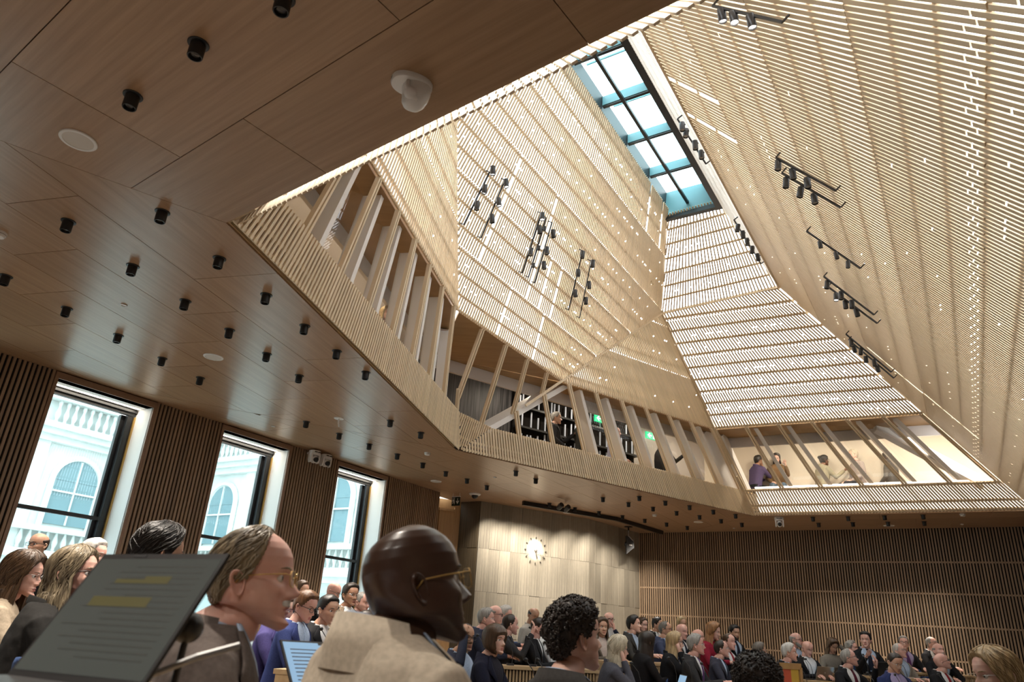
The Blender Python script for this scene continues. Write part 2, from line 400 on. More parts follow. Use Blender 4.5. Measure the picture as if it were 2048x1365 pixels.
def slat_face(name, label, F, gallery=True, sw=SW, bs=0.30, nmax=14, target=0.057, gapw=0.022, extra=0.0, lack=0.0, jl=3, bh=.036, m=None, split=.12):
    m = m or M_SLAT
    root = empty(name, F.o, 0, label, 'roof screen'); root.location = (0, 0, 0)
    tl, tt = (F.t_at(HC + H1), F.t_at(HC + H2)) if gallery else (None, None)
    items, posts = [], []
    rr = random.Random(sum(map(ord, label)))
    def put(k, b0, b1, lst=items, wd=sw, dp=SD, out=0.0):
        if b1 - b0 > 0.04: lst.append(F.piece(k, b0, b1, wd, dp, out))
    def upper(t0):
        """courses above the gallery: evenly spread slats, fewer where the fan narrows, joints staggered"""
        tmax = max(q[1] for q in F.poly) + extra; lo = t0; band = 0
        while lo < tmax - .02:
            hi = min(lo + bs*jl, tmax); cnt = lambda t_: max(4, round(F.bay0*(F.ta - t_)/F.ta/target)); n_ = cnt(lo + bs*jl/2)
            up_, dn_ = cnt(lo + bs*jl*1.5) == n_, band > 0 and cnt(lo - bs*jl/2) == n_
            for i in range(math.floor(kmin*n_) - 1, math.ceil(kmax*n_) + 2):
                k = (i + .5)/n_; sp_ = F.span(k)
                if not sp_: continue
                sh = bs*(.0, .42, .18, .30)[i % 4]
                a_ = max(sp_[0], t0, lo + (sh + gapw/2 if dn_ else .003)); b_ = min(sp_[1] + (extra if sp_[1] > tmax - extra - .25 else 0), hi + (sh - gapw/2 if up_ and hi < tmax else -.003))
                if rr.random() < lack: continue
                if rr.random() < split and b_ - a_ > .4:
                    c_ = a_ + (b_ - a_)*rr.uniform(.25, .75); c_ = (math.floor(c_/bs) + .5)*bs if a_ + .1 < (math.floor(c_/bs) + .5)*bs < b_ - .1 else c_
                    put(k, a_, c_ - gapw*.6); put(k, c_ + gapw*.6, b_)
                else: put(k, a_, b_)
            lo = hi; band += 1
    kk = [ (q[0] - F.sa)*F.ta/(F.ta - q[1]) + F.sa for q in F.poly if q[1] < F.ta - .2 ]
    kmin, kmax = (min(kk) - F.phase)/F.bay0, (max(kk) - F.phase)/F.bay0
    if gallery:
        for i in range(math.floor(kmin*nmax), math.ceil(kmax*nmax) + 1):
            k = i/nmax; sp_ = F.span(k)
            if not sp_: continue
            b0, b1 = sp_; post = i % nmax in (0, 1)
            if b0 < tl: put(k, b0, min(b1, tl), wd=sw if not post else .036)
            if post and b1 > tl and b0 < tt: put(k, max(b0, tl - .0), min(b1, tt), posts, 0.030, 0.05)
        upper(tt)
    else: upper(min(q[1] for q in F.poly))
    bars('slat', 'slat_infill', items, m, root)
    if posts: bars('post', 'post_infill', posts, m, root)
    bat = []
    ys = [p[1] for p in F.poly]; k0, k1 = math.floor(min(ys)/bs), math.ceil(max(ys)/bs)
    rows = [k*bs for k in range(k0, k1+1)]
    if gallery: rows = [b for b in rows if b > tt + .1] + [tt + .03, tl - .03, tl*0.36, 0.03]
    for b in rows:
        hs = F.hspan(b)
        if hs and hs[1] - hs[0] > 0.15: bat.append((F.p((hs[0]+hs[1])/2, b, SD + .014), F.ey, F.n, F.ex, bh, 0.026, hs[1]-hs[0]))
    bars('batten', 'batten_infill', bat, m, root)
    return root
E_AB = isect3(PLA, PLB, PLG)
E_EFG = isect3(PLE, PLF, PLG)
P4G = isect3(PLF, PLG, ZPL(HC)); P0G = isect3(PLA, PLG, ZPL(HC))
FA = Face(PLA, P0, P1 - P0, [P0, P1, E_AB], (1.79, 6.35), .857, .827)
FB = Face(PLB, P1, HD, [P1, Q1, S1, SG1, E_AB], (-3.85, 10.32), .879, -.53)
FC = Face(PLC, P1, P2 - P1, [P1, P2, Q1], (-2.54, 9.71), .822, 2.96)
FD = Face(PLD, P2, P3 - P2, [P2, P3, Q2, Q1], (-2.1, 10.22), .86, .888)
FU = Face(PLU, Q1, Q2 - Q1, [Q1, Q2, S2, S1], (1.77, 3.84), .62, .1)
FE = Face(PLE, Q2, -HD, [Q2, E_EFG, SG2, S2], (6.6, 8.0), .6, .1)
FF = Face(PLF, P3, -HD, [P3, P4G, E_EFG, Q2], (10.92, 13.76), .86, .2)
FG = Face(PLG, P0G, ND, [P0G, P4G, E_EFG, SG2, SG1, E_AB], (2.6, 9.0), .78, .1)
slat_face('roof_screen', 'pale timber slat face rising over the gallery beside the windows', FA, True)
slat_face('roof_screen', 'broad timber slat face hung with three clusters of spotlights on rods', FB, True, extra=.1, bs=.27, sw=.030, lack=.012, target=.055, gapw=.018, split=.38)
slat_face('roof_screen', 'triangular timber slat face above the gallery over the stone clock wall', FC, True, sw=.033, target=.055, gapw=.018)
slat_face('roof_screen', 'timber slat end face with bright white gaps above the seated gallery visitors', FD, True, sw=.031, target=.058, bh=.05, split=.45)
slat_face('roof_screen', 'small upper slat face at the end of the skylight', FU, False, sw=.026, extra=.06, target=.056, bh=.04)
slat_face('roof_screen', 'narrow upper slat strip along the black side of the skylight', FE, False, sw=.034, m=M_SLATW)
slat_face('roof_screen', 'large timber slat slope opposite the windows, slats running up to the skylight', FF, False, sw=.050, bs=.36, target=.072, lack=.003, gapw=.014)
slat_face('roof_screen', 'timber slat face standing along the ceiling edge by the large white dome camera', FG, False, sw=.036)
# thin edge rails where two slat faces meet
def rail(name, a, b, label):
    mb = MB().beam(a, b, 0.03, 0.05); o = mb.build(name, M_SLAT); tag(o, label, 'rail'); return o
rail('edge_rail', P1 + (Q1-P1)*.28, Q1, 'wooden hip rail between the spotlight face and the triangular slat face')
rail('edge_rail', Q1, Q2, 'wooden fold rail crossing the bright end slat face')
rail('edge_rail', P2 + (Q1-P2)*0.27, Q1, 'wooden hip rail between the triangular face and the bright end face')
rail('edge_rail', Q2, E_EFG, 'wooden fold rail between the large slope and the strip under the skylight')
# ================================================================== skylight
sky = empty('skylight', S1, 0, 'long black framed roof skylight with cross beams at the top of the lantern', 'skylight'); sky.location = (0, 0, 0)
SH = 0.55
Z3 = A3(0, 0, 1)
LEN = float(np.dot(S1 - SG1, HD))
def sk(u_, v_, h): return S1 - HD*u_ + WN*v_ + Z3*h     # u from the far end, v across, h up
M_SKYB = mat('black_steel_frame', (0.015, 0.016, 0.018), 0.4)
M_BEAM = mat('sky_tinted_beam', (0.16, 0.34, 0.38), 0.45)  # teal cast of sky light on the beams, put into their colour
def quadbox(a, b, c, d, th, nrm):
    v = [np.asarray(q) for q in (a, b, c, d)] + [np.asarray(q) + nrm*th for q in (a, b, c, d)]
    return v, [(0,3,2,1),(4,5,6,7),(0,1,5,4),(1,2,6,5),(2,3,7,6),(3,0,4,7)]
mb = MB(); mb.add(*quadbox(sk(-.1, SKW, -.05), sk(LEN+.3, SKW, -.05), sk(LEN+.3, SKW-.26, SH), sk(-.1, SKW-.26, SH), .04, WN)); mb.build('side_panel', M_SKYB, sky)
mb = MB(); mb.add(*quadbox(sk(-.1, -.06, .1), sk(LEN+.3, -.06, .1), sk(LEN+.3, -.02, SH), sk(-.1, -.02, SH), -.04, WN)); mb.build('side_panel', M_SKYB, sky)
mb = MB(); mb.add(*quadbox(sk(-.02, -.06, -.05), sk(-.02, SKW, -.05), sk(-.02, SKW, SH), sk(-.02, -.06, SH), .05, HD)); mb.build('end_panel', M_BEAM, sky)
MB().beam(sk(-.04, -.08, -.03), sk(-.04, SKW+.04, -.03), .10, .09).build('lower_rim', M_SKYB, sky)
MB().beam(sk(-.08, SKW+.03, -.03), sk(LEN+.3, SKW+.03, -.03), .17, .12).build('lower_rim', M_SKYB, sky)
nb = int((LEN + .2)/1.05) + 1
for k in range(nb):
    u0 = 0.86 + k*1.05
    b = MB().beam(sk(u0, -.02, SH*0.80), sk(u0, SKW-.1, SH*0.80), .07, SH*0.32).build('cross_beam', M_BEAM, sky)
    MB().beam(sk(u0, -.02, SH*0.62), sk(u0, SKW-.02, SH*0.62), .05, .03).build('flange', M_SKYB, b)
    MB().beam(sk(u0, SKW-.06, SH*0.45), sk(u0, SKW-.16, SH*0.80), .09, .10).build('knee', M_SKYB, b)
    MB().beam(sk(u0-.42, -.02, SH+.14), sk(u0-.42, SKW, SH+.14), .02, .03).build('glazing_bar', M_BEAM, sky)
    MB().add(*quadbox(sk(u0-1.0, -.05, SH+.1), sk(u0+.04, -.05, SH+.1), sk(u0+.04, SKW, SH+.1), sk(u0-1.0, SKW, SH+.1), .012, Z3)).build('pane', M_ROOFGL, sky)
MB().beam(sk(-.02, SKW*.40, SH*.36), sk(LEN+.3, SKW*.40, SH*.36), .05, .05).build('cable_rail', M_SKYB, sky)
# ================================================================== gallery behind the slats
ZF = HC + 0.12
def offp(a, b, dist): d = un((b-a)*A3(1,1,0)); return off_line(a, d, CEN, dist), d
GD = dict(A=1.7, C=1.45, D=.75)
gA, gC, gD = offp(P0, P1, GD['A']), offp(P1, P2, GD['C']), offp(P2, P3, GD['D'])
def zz(p, z): return A3(p[0], p[1], z)
G0 = isect2(*gA, P0 - NI*1.0, ND); G1 = isect2(*gA, *gC); G2 = isect2(*gC, *gD); G3 = isect2(*gD, P3 + WN*1.0, HD)
TZ = HC + H2
TA0 = isect3(PLA, PLG, ZPL(TZ)); TAB = isect3(PLA, PLB, ZPL(TZ)); TBC = isect3(PLB, PLC, ZPL(TZ)); TCD = isect3(PLC, PLD, ZPL(TZ)); TDF = isect3(PLD, PLF, ZPL(TZ))
def slabquad(pts, z0, z1):
    p2 = [(p[0], p[1]) for p in pts]; p2 = p2 if area(p2) > 0 else p2[::-1]; return MB().prism(p2, z0, z1)
gal = tag(slabquad([P0 + NI*-.8, P1, G1, G0], HC+.10, ZF).build('floor_gallery', M_DESK), kind='structure')
link('floor_slab', slabquad([P1, P2, G2, G1], HC+.10, ZF).me('floor_slab', M_DESK), gal)
link('floor_slab', slabquad([P2, P3, G3, G2], HC+.10, ZF).me('floor_slab', M_DESK), gal)
ob_ = lambda p, pl, e: p - un(pl[1]*A3(1,1,0))*e
BK = dict(A=.45, C=.12, D=-.90)                   # bulkhead line, outward of the ceiling edge
kA, kC, kD = offp(P0, P1, BK['A']), offp(P1, P2, BK['C']), offp(P2, P3, BK['D'])
K0 = isect2(*kA, P0 - NI*1.0, ND); K1 = isect2(*kA, *kC); K2 = isect2(*kC, *kD); K3 = isect2(*kD, P3 + WN*1.0, HD)
sof = tag(slabquad([ob_(TA0 - un(TAB-TA0)*1.6, PLA, .05), ob_(TAB, PLA, .05), K1, K0], TZ, TZ+.06).build('ceiling_gallery', M_SOFF), kind='structure')
for nm, q in (('B', [TAB, TBC, K1]), ('C', [ob_(TBC, PLC, .05), ob_(TCD, PLC, .05), K2, K1]), ('D', [ob_(TCD, PLD, .05), ob_(TDF, PLD, .05), K3, K2])):
    link('soffit_board', slabquad(q, TZ, TZ+.06).me('soffit_board', M_SOFF), sof)
M_BULK = mat('bulkhead_paint', (.62, .57, .53), .6)
for a_, b_, g1_, g0_ in ((K0, K1, G1, G0), (K1, K2, G2, G1), (K2, K3, G3, G2)):
    d_ = un((b_-a_)*A3(1,1,0)); v_ = [zz(a_, TZ-.22), zz(b_, TZ-.22), zz(b_, TZ+.42), zz(a_, TZ+.42)]; n_ = A3(-d_[1], d_[0], 0); n_ = -n_ if np.dot(n_, CEN-a_) > 0 else n_
    MB().add(v_ + [q + n_*.05 for q in v_], [(0,3,2,1),(4,5,6,7),(0,1,5,4),(1,2,6,5),(2,3,7,6),(3,0,4,7)]).build('bulkhead', M_BULK, sof)
    link('inner_ceiling', slabquad([a_, b_, g1_, g0_], TZ+.40, TZ+.44).me('inner_ceiling', M_WHITE), sof)
def wallq(a, b, z0, z1, th=.08, side=None):
    d = un((b-a)*A3(1,1,0)); n = A3(-d[1], d[0], 0); n = -n if np.dot(n, CEN - a) > 0 else n
    v = [zz(a, z0), zz(b, z0), zz(b, z1), zz(a, z1)]; v += [q + n*th for q in v]
    return MB().add(v, [(0,3,2,1),(4,5,6,7),(0,1,5,4),(1,2,6,5),(2,3,7,6),(3,0,4,7)])
gw = tag(wallq(G0 - HD*0, G1, ZF, TZ+.40).build('wall_gallery_left', M_GREYW), kind='structure')
tag(wallq(G2, G3, ZF, TZ+.40).build('wall_gallery_end', M_WALL), kind='structure')
M_CURT = noisy('dark_book_wall', (0.09, 0.085, 0.09), (0.02, 0.02, 0.022), 3.0, 0.5, 0.0, (9, 9, 0.4), 2)
tag(wallq(zz(P3 + WN*.35 - HD*.2, 0), G3 + WN*.3, HC, TZ+.44).build('wall_gallery_close', M_WALL), kind='structure')
gm = G1 + (G2 - G1)*0.52
tag(wallq(G1, gm, ZF, TZ+.40).build('wall_gallery_far', M_CURT), kind='structure')
tag(wallq(gm, G2, ZF, TZ+.40).build('wall_gallery_side', M_GREYW), kind='structure')
# parapet: backing board, cap, fins and glass panes between the posts
M_BACKB = wood('parapet_board', (0.50, 0.36, 0.20), (0.43, 0.30, 0.16), (6, 6, 6), 0.6, 0, 0.02)
def parapet(name, label, F, mback, s0, s1, fins=True, skip=(), fo=.55, fw=.038):
    root = empty(name, F.o, 0, label, 'parapet'); root.location = (0, 0, 0)
    tl, tt = F.t_at(HC + H1), F.t_at(HC + H2)
    nh = un(F.n*A3(1,1,0))                              # horizontal, into the lantern
    mb = MB(); o1, o2 = .11, .14
    v = [F.p(s0, .0, o1-.05), F.p(s1, .0, o1-.05), F.p(s1, tl-.02, o1), F.p(s0, tl-.02, o1)]; v += [q - F.n*.03 for q in v]
    mb.add(v, [(0,3,2,1),(4,5,6,7),(0,1,5,4),(1,2,6,5),(2,3,7,6),(3,0,4,7)]); mb.build('backing_panel', mback, root)
    a, b = F.p(s0, tl, .03), F.p(s1, tl, .03)
    v = [a, b, b - nh*.30, a - nh*.30]; v += [q + A3(0,0,-.03) for q in v]
    MB().add(v, [(0,1,2,3),(7,6,5,4),(0,4,5,1),(1,5,6,2),(2,6,7,3),(3,7,4,0)]).build('cap_board', M_DESK, root)
    if not fins: return root
    ks = [((x - F.sa)*F.ta/(F.ta - tl) + F.sa - F.phase)/F.bay0 for x in (s0, s1)]
    prevc = None
    for k in range(math.ceil(ks[0] - fo), math.floor(ks[1] - fo) + 1):
        if k in skip: prevc = None; continue
        kf = k + fo; sp_ = F.span(kf)
        if sp_ is None or sp_[1] < tt: continue
        lo, hi = F.p(F.s_at(kf, tl), tl, .10), F.p(F.s_at(kf, tt), tt, .10); hi = hi + (lo - hi)*.02
        v = []
        for q in (lo, hi):
            for (i, j) in ((-1, 0), (1, 0), (1, 1), (-1, 1)): v.append(q + F.ex*fw*i - nh*.22*j)
        MB().add(v, [(0,1,2,3),(7,6,5,4),(0,4,5,1),(1,5,6,2),(2,6,7,3),(3,7,4,0)]).build('fin', M_WHITE, root)
        if prevc is not None:
            g = lambda kx, t_: F.p(F.s_at(kx, t_), t_, .30)
            MB().add(*quadbox(g(prevc+.05, tl+.02), g(kf-.05, tl+.02), g(kf-.05, tt-.08), g(prevc+.05, tt-.08), .01, F.n)).build('glass_pane', M_CLEAR, root)
        prevc = kf
    return root
LA, LC, LD = np.linalg.norm(P1-P0), np.linalg.norm(P2-P1), np.linalg.norm(P3-P2)
parapet('parapet', 'slatted parapet with white fins along the gallery beside the windows', FA, M_BACKB, -.6, LA - .15)
parapet('parapet', 'slatted parapet with white fins above the stone clock wall', FC, M_BACKB, .55, LC - .12)
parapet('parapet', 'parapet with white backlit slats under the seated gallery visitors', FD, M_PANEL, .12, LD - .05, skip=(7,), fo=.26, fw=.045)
_g = [FG.p(-.3, -.01, .05), FG.p(7.5, -.01, .05), FG.p(7.5, 2.2, .05), FG.p(-.3, 2.2, .05)]
tag(MB().add(*quadbox(*_g, -.02, FG.n)).build('wall_upstand', M_BACKB), kind='structure')
# big white braces
def brace(a, b, w_, d_, label, upv=(0,0,1)):
    o = MB().beam(a, b, w_, d_, upv).build('steel_brace', M_WHITE); tag(o, label, 'brace')
def onf(F, x, y, out): return onplane(x, y, F.o - F.n*out, F.n)
brace(onf(FA, 893, 660, .30), onf(FA, 880, 800, .24), .20, .34, 'broad white steel column where the window side gallery turns')
brace(onf(FA, 858, 632, .42), onf(FA, 856, 770, .42), .14, .20, 'white steel column behind the broad turning column')
brace(onf(FC, 1128, 768, .34), onf(FC, 960, 862, .22), .10, .42, 'diagonal white steel brace crossing the gallery corner', FC.n)
brace(onf(FC, 1405, 862, .36), onf(FC, 1458, 985, .30), .34, .26, 'wide white column beside the gallery corner of the bright end face', FC.n)
brace(onf(FD, 1440, 868, .36), onf(FD, 1494, 985, .30), .16, .24, 'white column face at the start of the seated visitors gallery', FD.n)
brace(onf(FD, 1750, 853, .45), onf(FD, 1962, 966, .30), .10, .42, 'long diagonal white brace at the end of the seated visitors gallery', FD.n)
# ================================================================== walls
def wall_frame(a, b):
    d = un((b-a)*A3(1,1,0)); n = A3(d[1], -d[0], 0); return d, n
def slat_wall(name, a, b, holes, z0, z1, bands, inward):
    """black backing with vertical oak slats; holes: (u0, u1, z_low, z_high) along the wall"""
    d = un((b-a)*A3(1,1,0)); n = A3(d[1], -d[0], 0); n = n if np.dot(n, inward) > 0 else -n
    L_ = float(np.linalg.norm((b-a)[:2])); mb = MB(); us = [0.0]
    for h in sorted(holes): us += [h[0], h[1]]
    us.append(L_)
    def blk(u0, u1, za, zb):
        if u1-u0 < 1e-3 or zb-za < 1e-3: return
        c = zz(a + d*(u0+u1)/2 - n*.06, (za+zb)/2); mb.obox(c, d, n, A3(0,0,1), (u1-u0)/2, .06, (zb-za)/2)
    for i in range(0, len(us), 2): blk(us[i], us[i+1], z0, z1)
    for h in holes: blk(h[0], h[1], z0, h[2]); blk(h[0], h[1], h[3], z1)
    root = tag(mb.build(name, M_BACK), kind='structure')
    items = []; pitch = 0.06; k = 0; u = 0.03
    while u < L_ - .02:
        segs = [(z0, z1 - .012)]
        for h in holes:
            if h[0] - .060 < u < h[1] + .060: segs = [(z0, h[2] - .05)]
        for (za, zb) in segs:
            if zb - za > .05: items.append((zz(a + d*u + n*.014, (za+zb)/2), d, n, A3(0,0,1), .033, .028, zb-za))
        u += pitch
    bars('slat', 'slat_infill', items, M_WALLSLAT, root)
    for zb in bands:
        segs = []; cur = 0.0
        for h in sorted(holes):
            segs.append((cur, h[0]-.06)); cur = h[1]+.06
        segs.append((cur, L_))
        for (u0, u1) in segs: link('batten', cube_me(M_WALLSLAT), root, frame_m(zz(a + d*(u0+u1)/2 + n*.011, zb), d, n, A3(0,0,1), u1-u0, .022, .035))
    return root
SILL, HEAD = 0.45, 3.85
WU = [(-2.59 - 2.59*0, -2.59 + 1.36), (0.0, 1.36), (2.59, 3.95), (5.17, 6.53)]     # window openings along the wall, from W0
LW = W0 + HD*UB
slat_wall('wall_left', LW, WE, [(u0 - UB, u1 - UB, SILL, HEAD) for u0, u1 in WU], 0, HC + .02, [], WN)
slat_wall('wall_right', T1, RC, [], 0, HC + .02, [3.19, 2.51, 1.82, 1.13], -HD)
def plain_wall(name, a, b, m, th=.12, z0=0, z1=None): return tag(wallq(a, b, z0, z1 or HC + .02, th).build(name, m), kind='structure')
plain_wall('wall_near_right', RC, RB, M_WALLSLAT); plain_wall('wall_back', LB, RB, M_WALLSLAT)
# lining beyond the end of the window wall: oak door leaf, dark stone return
LWEnd = MB(); d_, n_ = wall_frame(WE, WR)
plain_wall('wall_lobby', WE, WR, M_DOOR, .05)
plain_wall('wall_door', WR, WS, M_DOOR, .05)
dr = empty('door_1', WR, 0, None, None, None, 'structure'); dd_, dn_ = wall_frame(WR, WS); LDo = float(np.linalg.norm((WS-WR)[:2]))
dmw = lambda u, v, z: zz(WR + dd_*u + (dn_ if np.dot(dn_, -WR) > 0 else -dn_)*v, z) - WR*A3(1,1,1)
MB().obox(dmw(LDo*.36, .02, 1.85), dd_, dn_, A3(0,0,1), LDo*.33, .018, 1.84).build('door_leaf', M_DOOR, dr)
MB().obox(dmw(LDo*.72, .025, 1.9), dd_, dn_, A3(0,0,1), .02, .025, 1.9).build('door_jamb', M_DOOR, dr)
MB().obox(dmw(LDo*.36, .025, 3.72), dd_, dn_, A3(0,0,1), LDo*.36, .025, .03).build('door_head', M_DOOR, dr)
# stone walls
def stone_mat(name, c1, c2, c3):
    m = noisy(name, c1, c2, 1.6, 0.55, 0.0, (14, 14, 0.5), 6, 0.4); nt = m.node_tree; L = nt.links; b = nt.nodes['Principled BSDF']
    tc = nt.nodes.new('ShaderNodeTexCoord'); mp = nt.nodes.new('ShaderNodeMapping'); mp.inputs['Scale'].default_value = (60, 60, 6); L.new(tc.outputs['Object'], mp.inputs[0])
    nn = nt.nodes.new('ShaderNodeTexNoise'); nn.inputs['Scale'].default_value = 1.4; nn.inputs['Detail'].default_value = 6; L.new(mp.outputs[0], nn.inputs['Vector'])
    rp = nt.nodes.new('ShaderNodeValToRGB'); rp.color_ramp.elements[0].position = .45; rp.color_ramp.elements[1].position = .62
    rp.color_ramp.elements[0].color = (.45, .45, .45, 1); rp.color_ramp.elements[1].color = (*c3, 1); L.new(nn.outputs[0], rp.inputs[0])
    src = b.inputs['Base Color'].links[0].from_socket
    oi = nt.nodes.new('ShaderNodeObjectInfo'); mr = nt.nodes.new('ShaderNodeMapRange'); mr.inputs['To Min'].default_value = .82; mr.inputs['To Max'].default_value = 1.15; L.new(oi.outputs['Random'], mr.inputs[0])
    hs = nt.nodes.new('ShaderNodeHueSaturation'); L.new(src, hs.inputs['Color']); L.new(mr.outputs[0], hs.inputs['Value'])
    mx = nt.nodes.new('ShaderNodeMix'); mx.data_type = 'RGBA'; mx.blend_type = 'OVERLAY'; mx.inputs[0].default_value = .55
    L.new(hs.outputs[0], mx.inputs[6]); L.new(rp.outputs[0], mx.inputs[7]); L.new(mx.outputs[2], b.inputs['Base Color']); return m
M_STONE = stone_mat('banded_travertine', (0.33, 0.30, 0.245), (0.20, 0.18, 0.15), (.66, .64, .58))
M_DSTONE = stone_mat('dark_travertine', (0.12, 0.095, 0.06), (0.06, 0.047, 0.032), (.55, .5, .42))
def stone_wall(name, a, b, m, width, rows, inward):
    d = un((b-a)*A3(1,1,0)); n = A3(d[1], -d[0], 0); n = n if np.dot(n, inward) > 0 else -n
    L_ = float(np.linalg.norm((b-a)[:2])); root = tag(wallq(a, b, 0, HC + .02, .2).build(name, M_GAP), kind='structure')
    nn = max(1, round(L_/width)); w_ = L_/nn
    for i in range(nn):
        for j in range(len(rows)-1):
            off = 0.04*((i*7 + j*3) % 3 - 1) if 0 < j < len(rows)-2 else 0
            z0, z1 = rows[j], rows[j+1]
            th = .022 + .003*((i*5 + j*2) % 3)
            link('stone_tile', cube_me(m), root, frame_m(zz(a + d*(i+.5)*w_ + n*th/2, (z0+z1)/2), d, n, A3(0,0,1), w_-.003, th, z1-z0-.003))
    return root
ROWS = [0, 1.02, 1.97, 2.90, 3.95]
tin = -A3(0.3, 1, 0)
stone_wall('wall_clock', T0, TK, M_STONE, .285, ROWS, tin); stone_wall('wall_stone', TK, T1, M_STONE, .285, ROWS, tin)
stone_wall('wall_return', WS, T0, M_DSTONE, .285, ROWS, A3(-1, -1.5, 0))
# ================================================================== windows
def window(idx, u0, u1):
    o = W0 + HD*u0; wr = empty('window_%d' % idx, zz(o, 0), 0, None, None, None, 'structure')
    W_ = u1-u0
    P = lambda u, v, z: (HD*u + WN*v)*A3(1,1,0) + A3(0,0,z)          # v towards the room
    def bx(name, ua, ub, va, vb, za, zb, m, par=wr):
        return MB().obox(P((ua+ub)/2, (va+vb)/2, (za+zb)/2), HD, WN, A3(0,0,1), abs(ub-ua)/2, abs(vb-va)/2, abs(zb-za)/2).build(name, m, par)
    D_ = -.40
    M_TR = MATS['trim_wood']
    bx('jamb_lining', -.02, .0, D_, .03, SILL, HEAD+.05, M_WHITE); bx('jamb_lining', W_, W_+.02, D_, .03, SILL, HEAD+.05, M_WHITE)
    bx('soffit_lining', 0, W_, D_, .03, HEAD, HEAD+.02, M_WHITE); bx('window_sill', 0, W_, D_, .06, SILL-.04, SILL, M_WHITE)
    bx('architrave', -.045, .0, .0, .045, SILL, HEAD+.085, M_TR); bx('architrave', W_, W_+.045, .0, .045, SILL, HEAD+.085, M_TR)
    bx('architrave', 0, W_, .0, .045, HEAD, HEAD+.085, M_TR)
    bx('led_strip', .02, W_-.02, D_+.115, D_+.15, HEAD-.006, HEAD, M_LED)
    bx('brass_edge', W_-.022, W_, D_+.03, D_+.055, SILL, HEAD-.11, M_BRASS)
    fr = bx('window_frame', 0, W_, D_-.02, D_+.04, HEAD-.10, HEAD, M_SKYB)
    bx('frame_rail', 0, W_, D_-.02, D_+.07, HEAD-.055, HEAD-.02, M_SKYB, wr)
    bx('frame_stile', 0, .09, D_-.06, D_+.03, SILL, HEAD-.1, M_SKYB); bx('frame_stile', W_-.11, W_-.022, D_-.06, D_+.03, SILL, HEAD-.1, M_SKYB)
    bx('frame_stile', W_-.17, W_-.11, D_-.10, D_-.04, SILL, HEAD-.1, M_SKYB)
    bx('frame_rail', 0, W_, D_-.02, D_+.04, SILL, SILL+.08, M_SKYB); bx('transom', .09, W_-.11, D_-.03, D_+.03, 2.235, 2.285, M_SKYB)
    bx('pane', .05, W_-.05, D_-.055, D_-.045, 2.27, HEAD-.1, M_GLASS); bx('pane', .05, W_-.05, D_-.055, D_-.045, SILL+.08, 2.24, M_GLASS)
    la = bpy.data.lights.new('led_glow', 'AREA'); la.shape = 'RECTANGLE'; la.size = W_-.1; la.size_y = .04; la.energy = 3.2; la.color = (1, .86, .68)
    lo = bpy.data.objects.new('led_glow', la); COL.objects.link(lo); q = o*A3(1,1,0) + P(W_/2, D_+.132, HEAD-.012)
    lo.matrix_world = Matrix(((HD[0], -WN[0], 0, q[0]), (HD[1], -WN[1], 0, q[1]), (0, 0, 1, q[2]), (0, 0, 0, 1)))
wood('trim_wood', (0.30, 0.19, 0.125), (0.25, 0.155, 0.10), (2, 2, 12), .5, 0, .02)
for i, (u0, u1) in enumerate(WU): window(i+1, u0, u1)
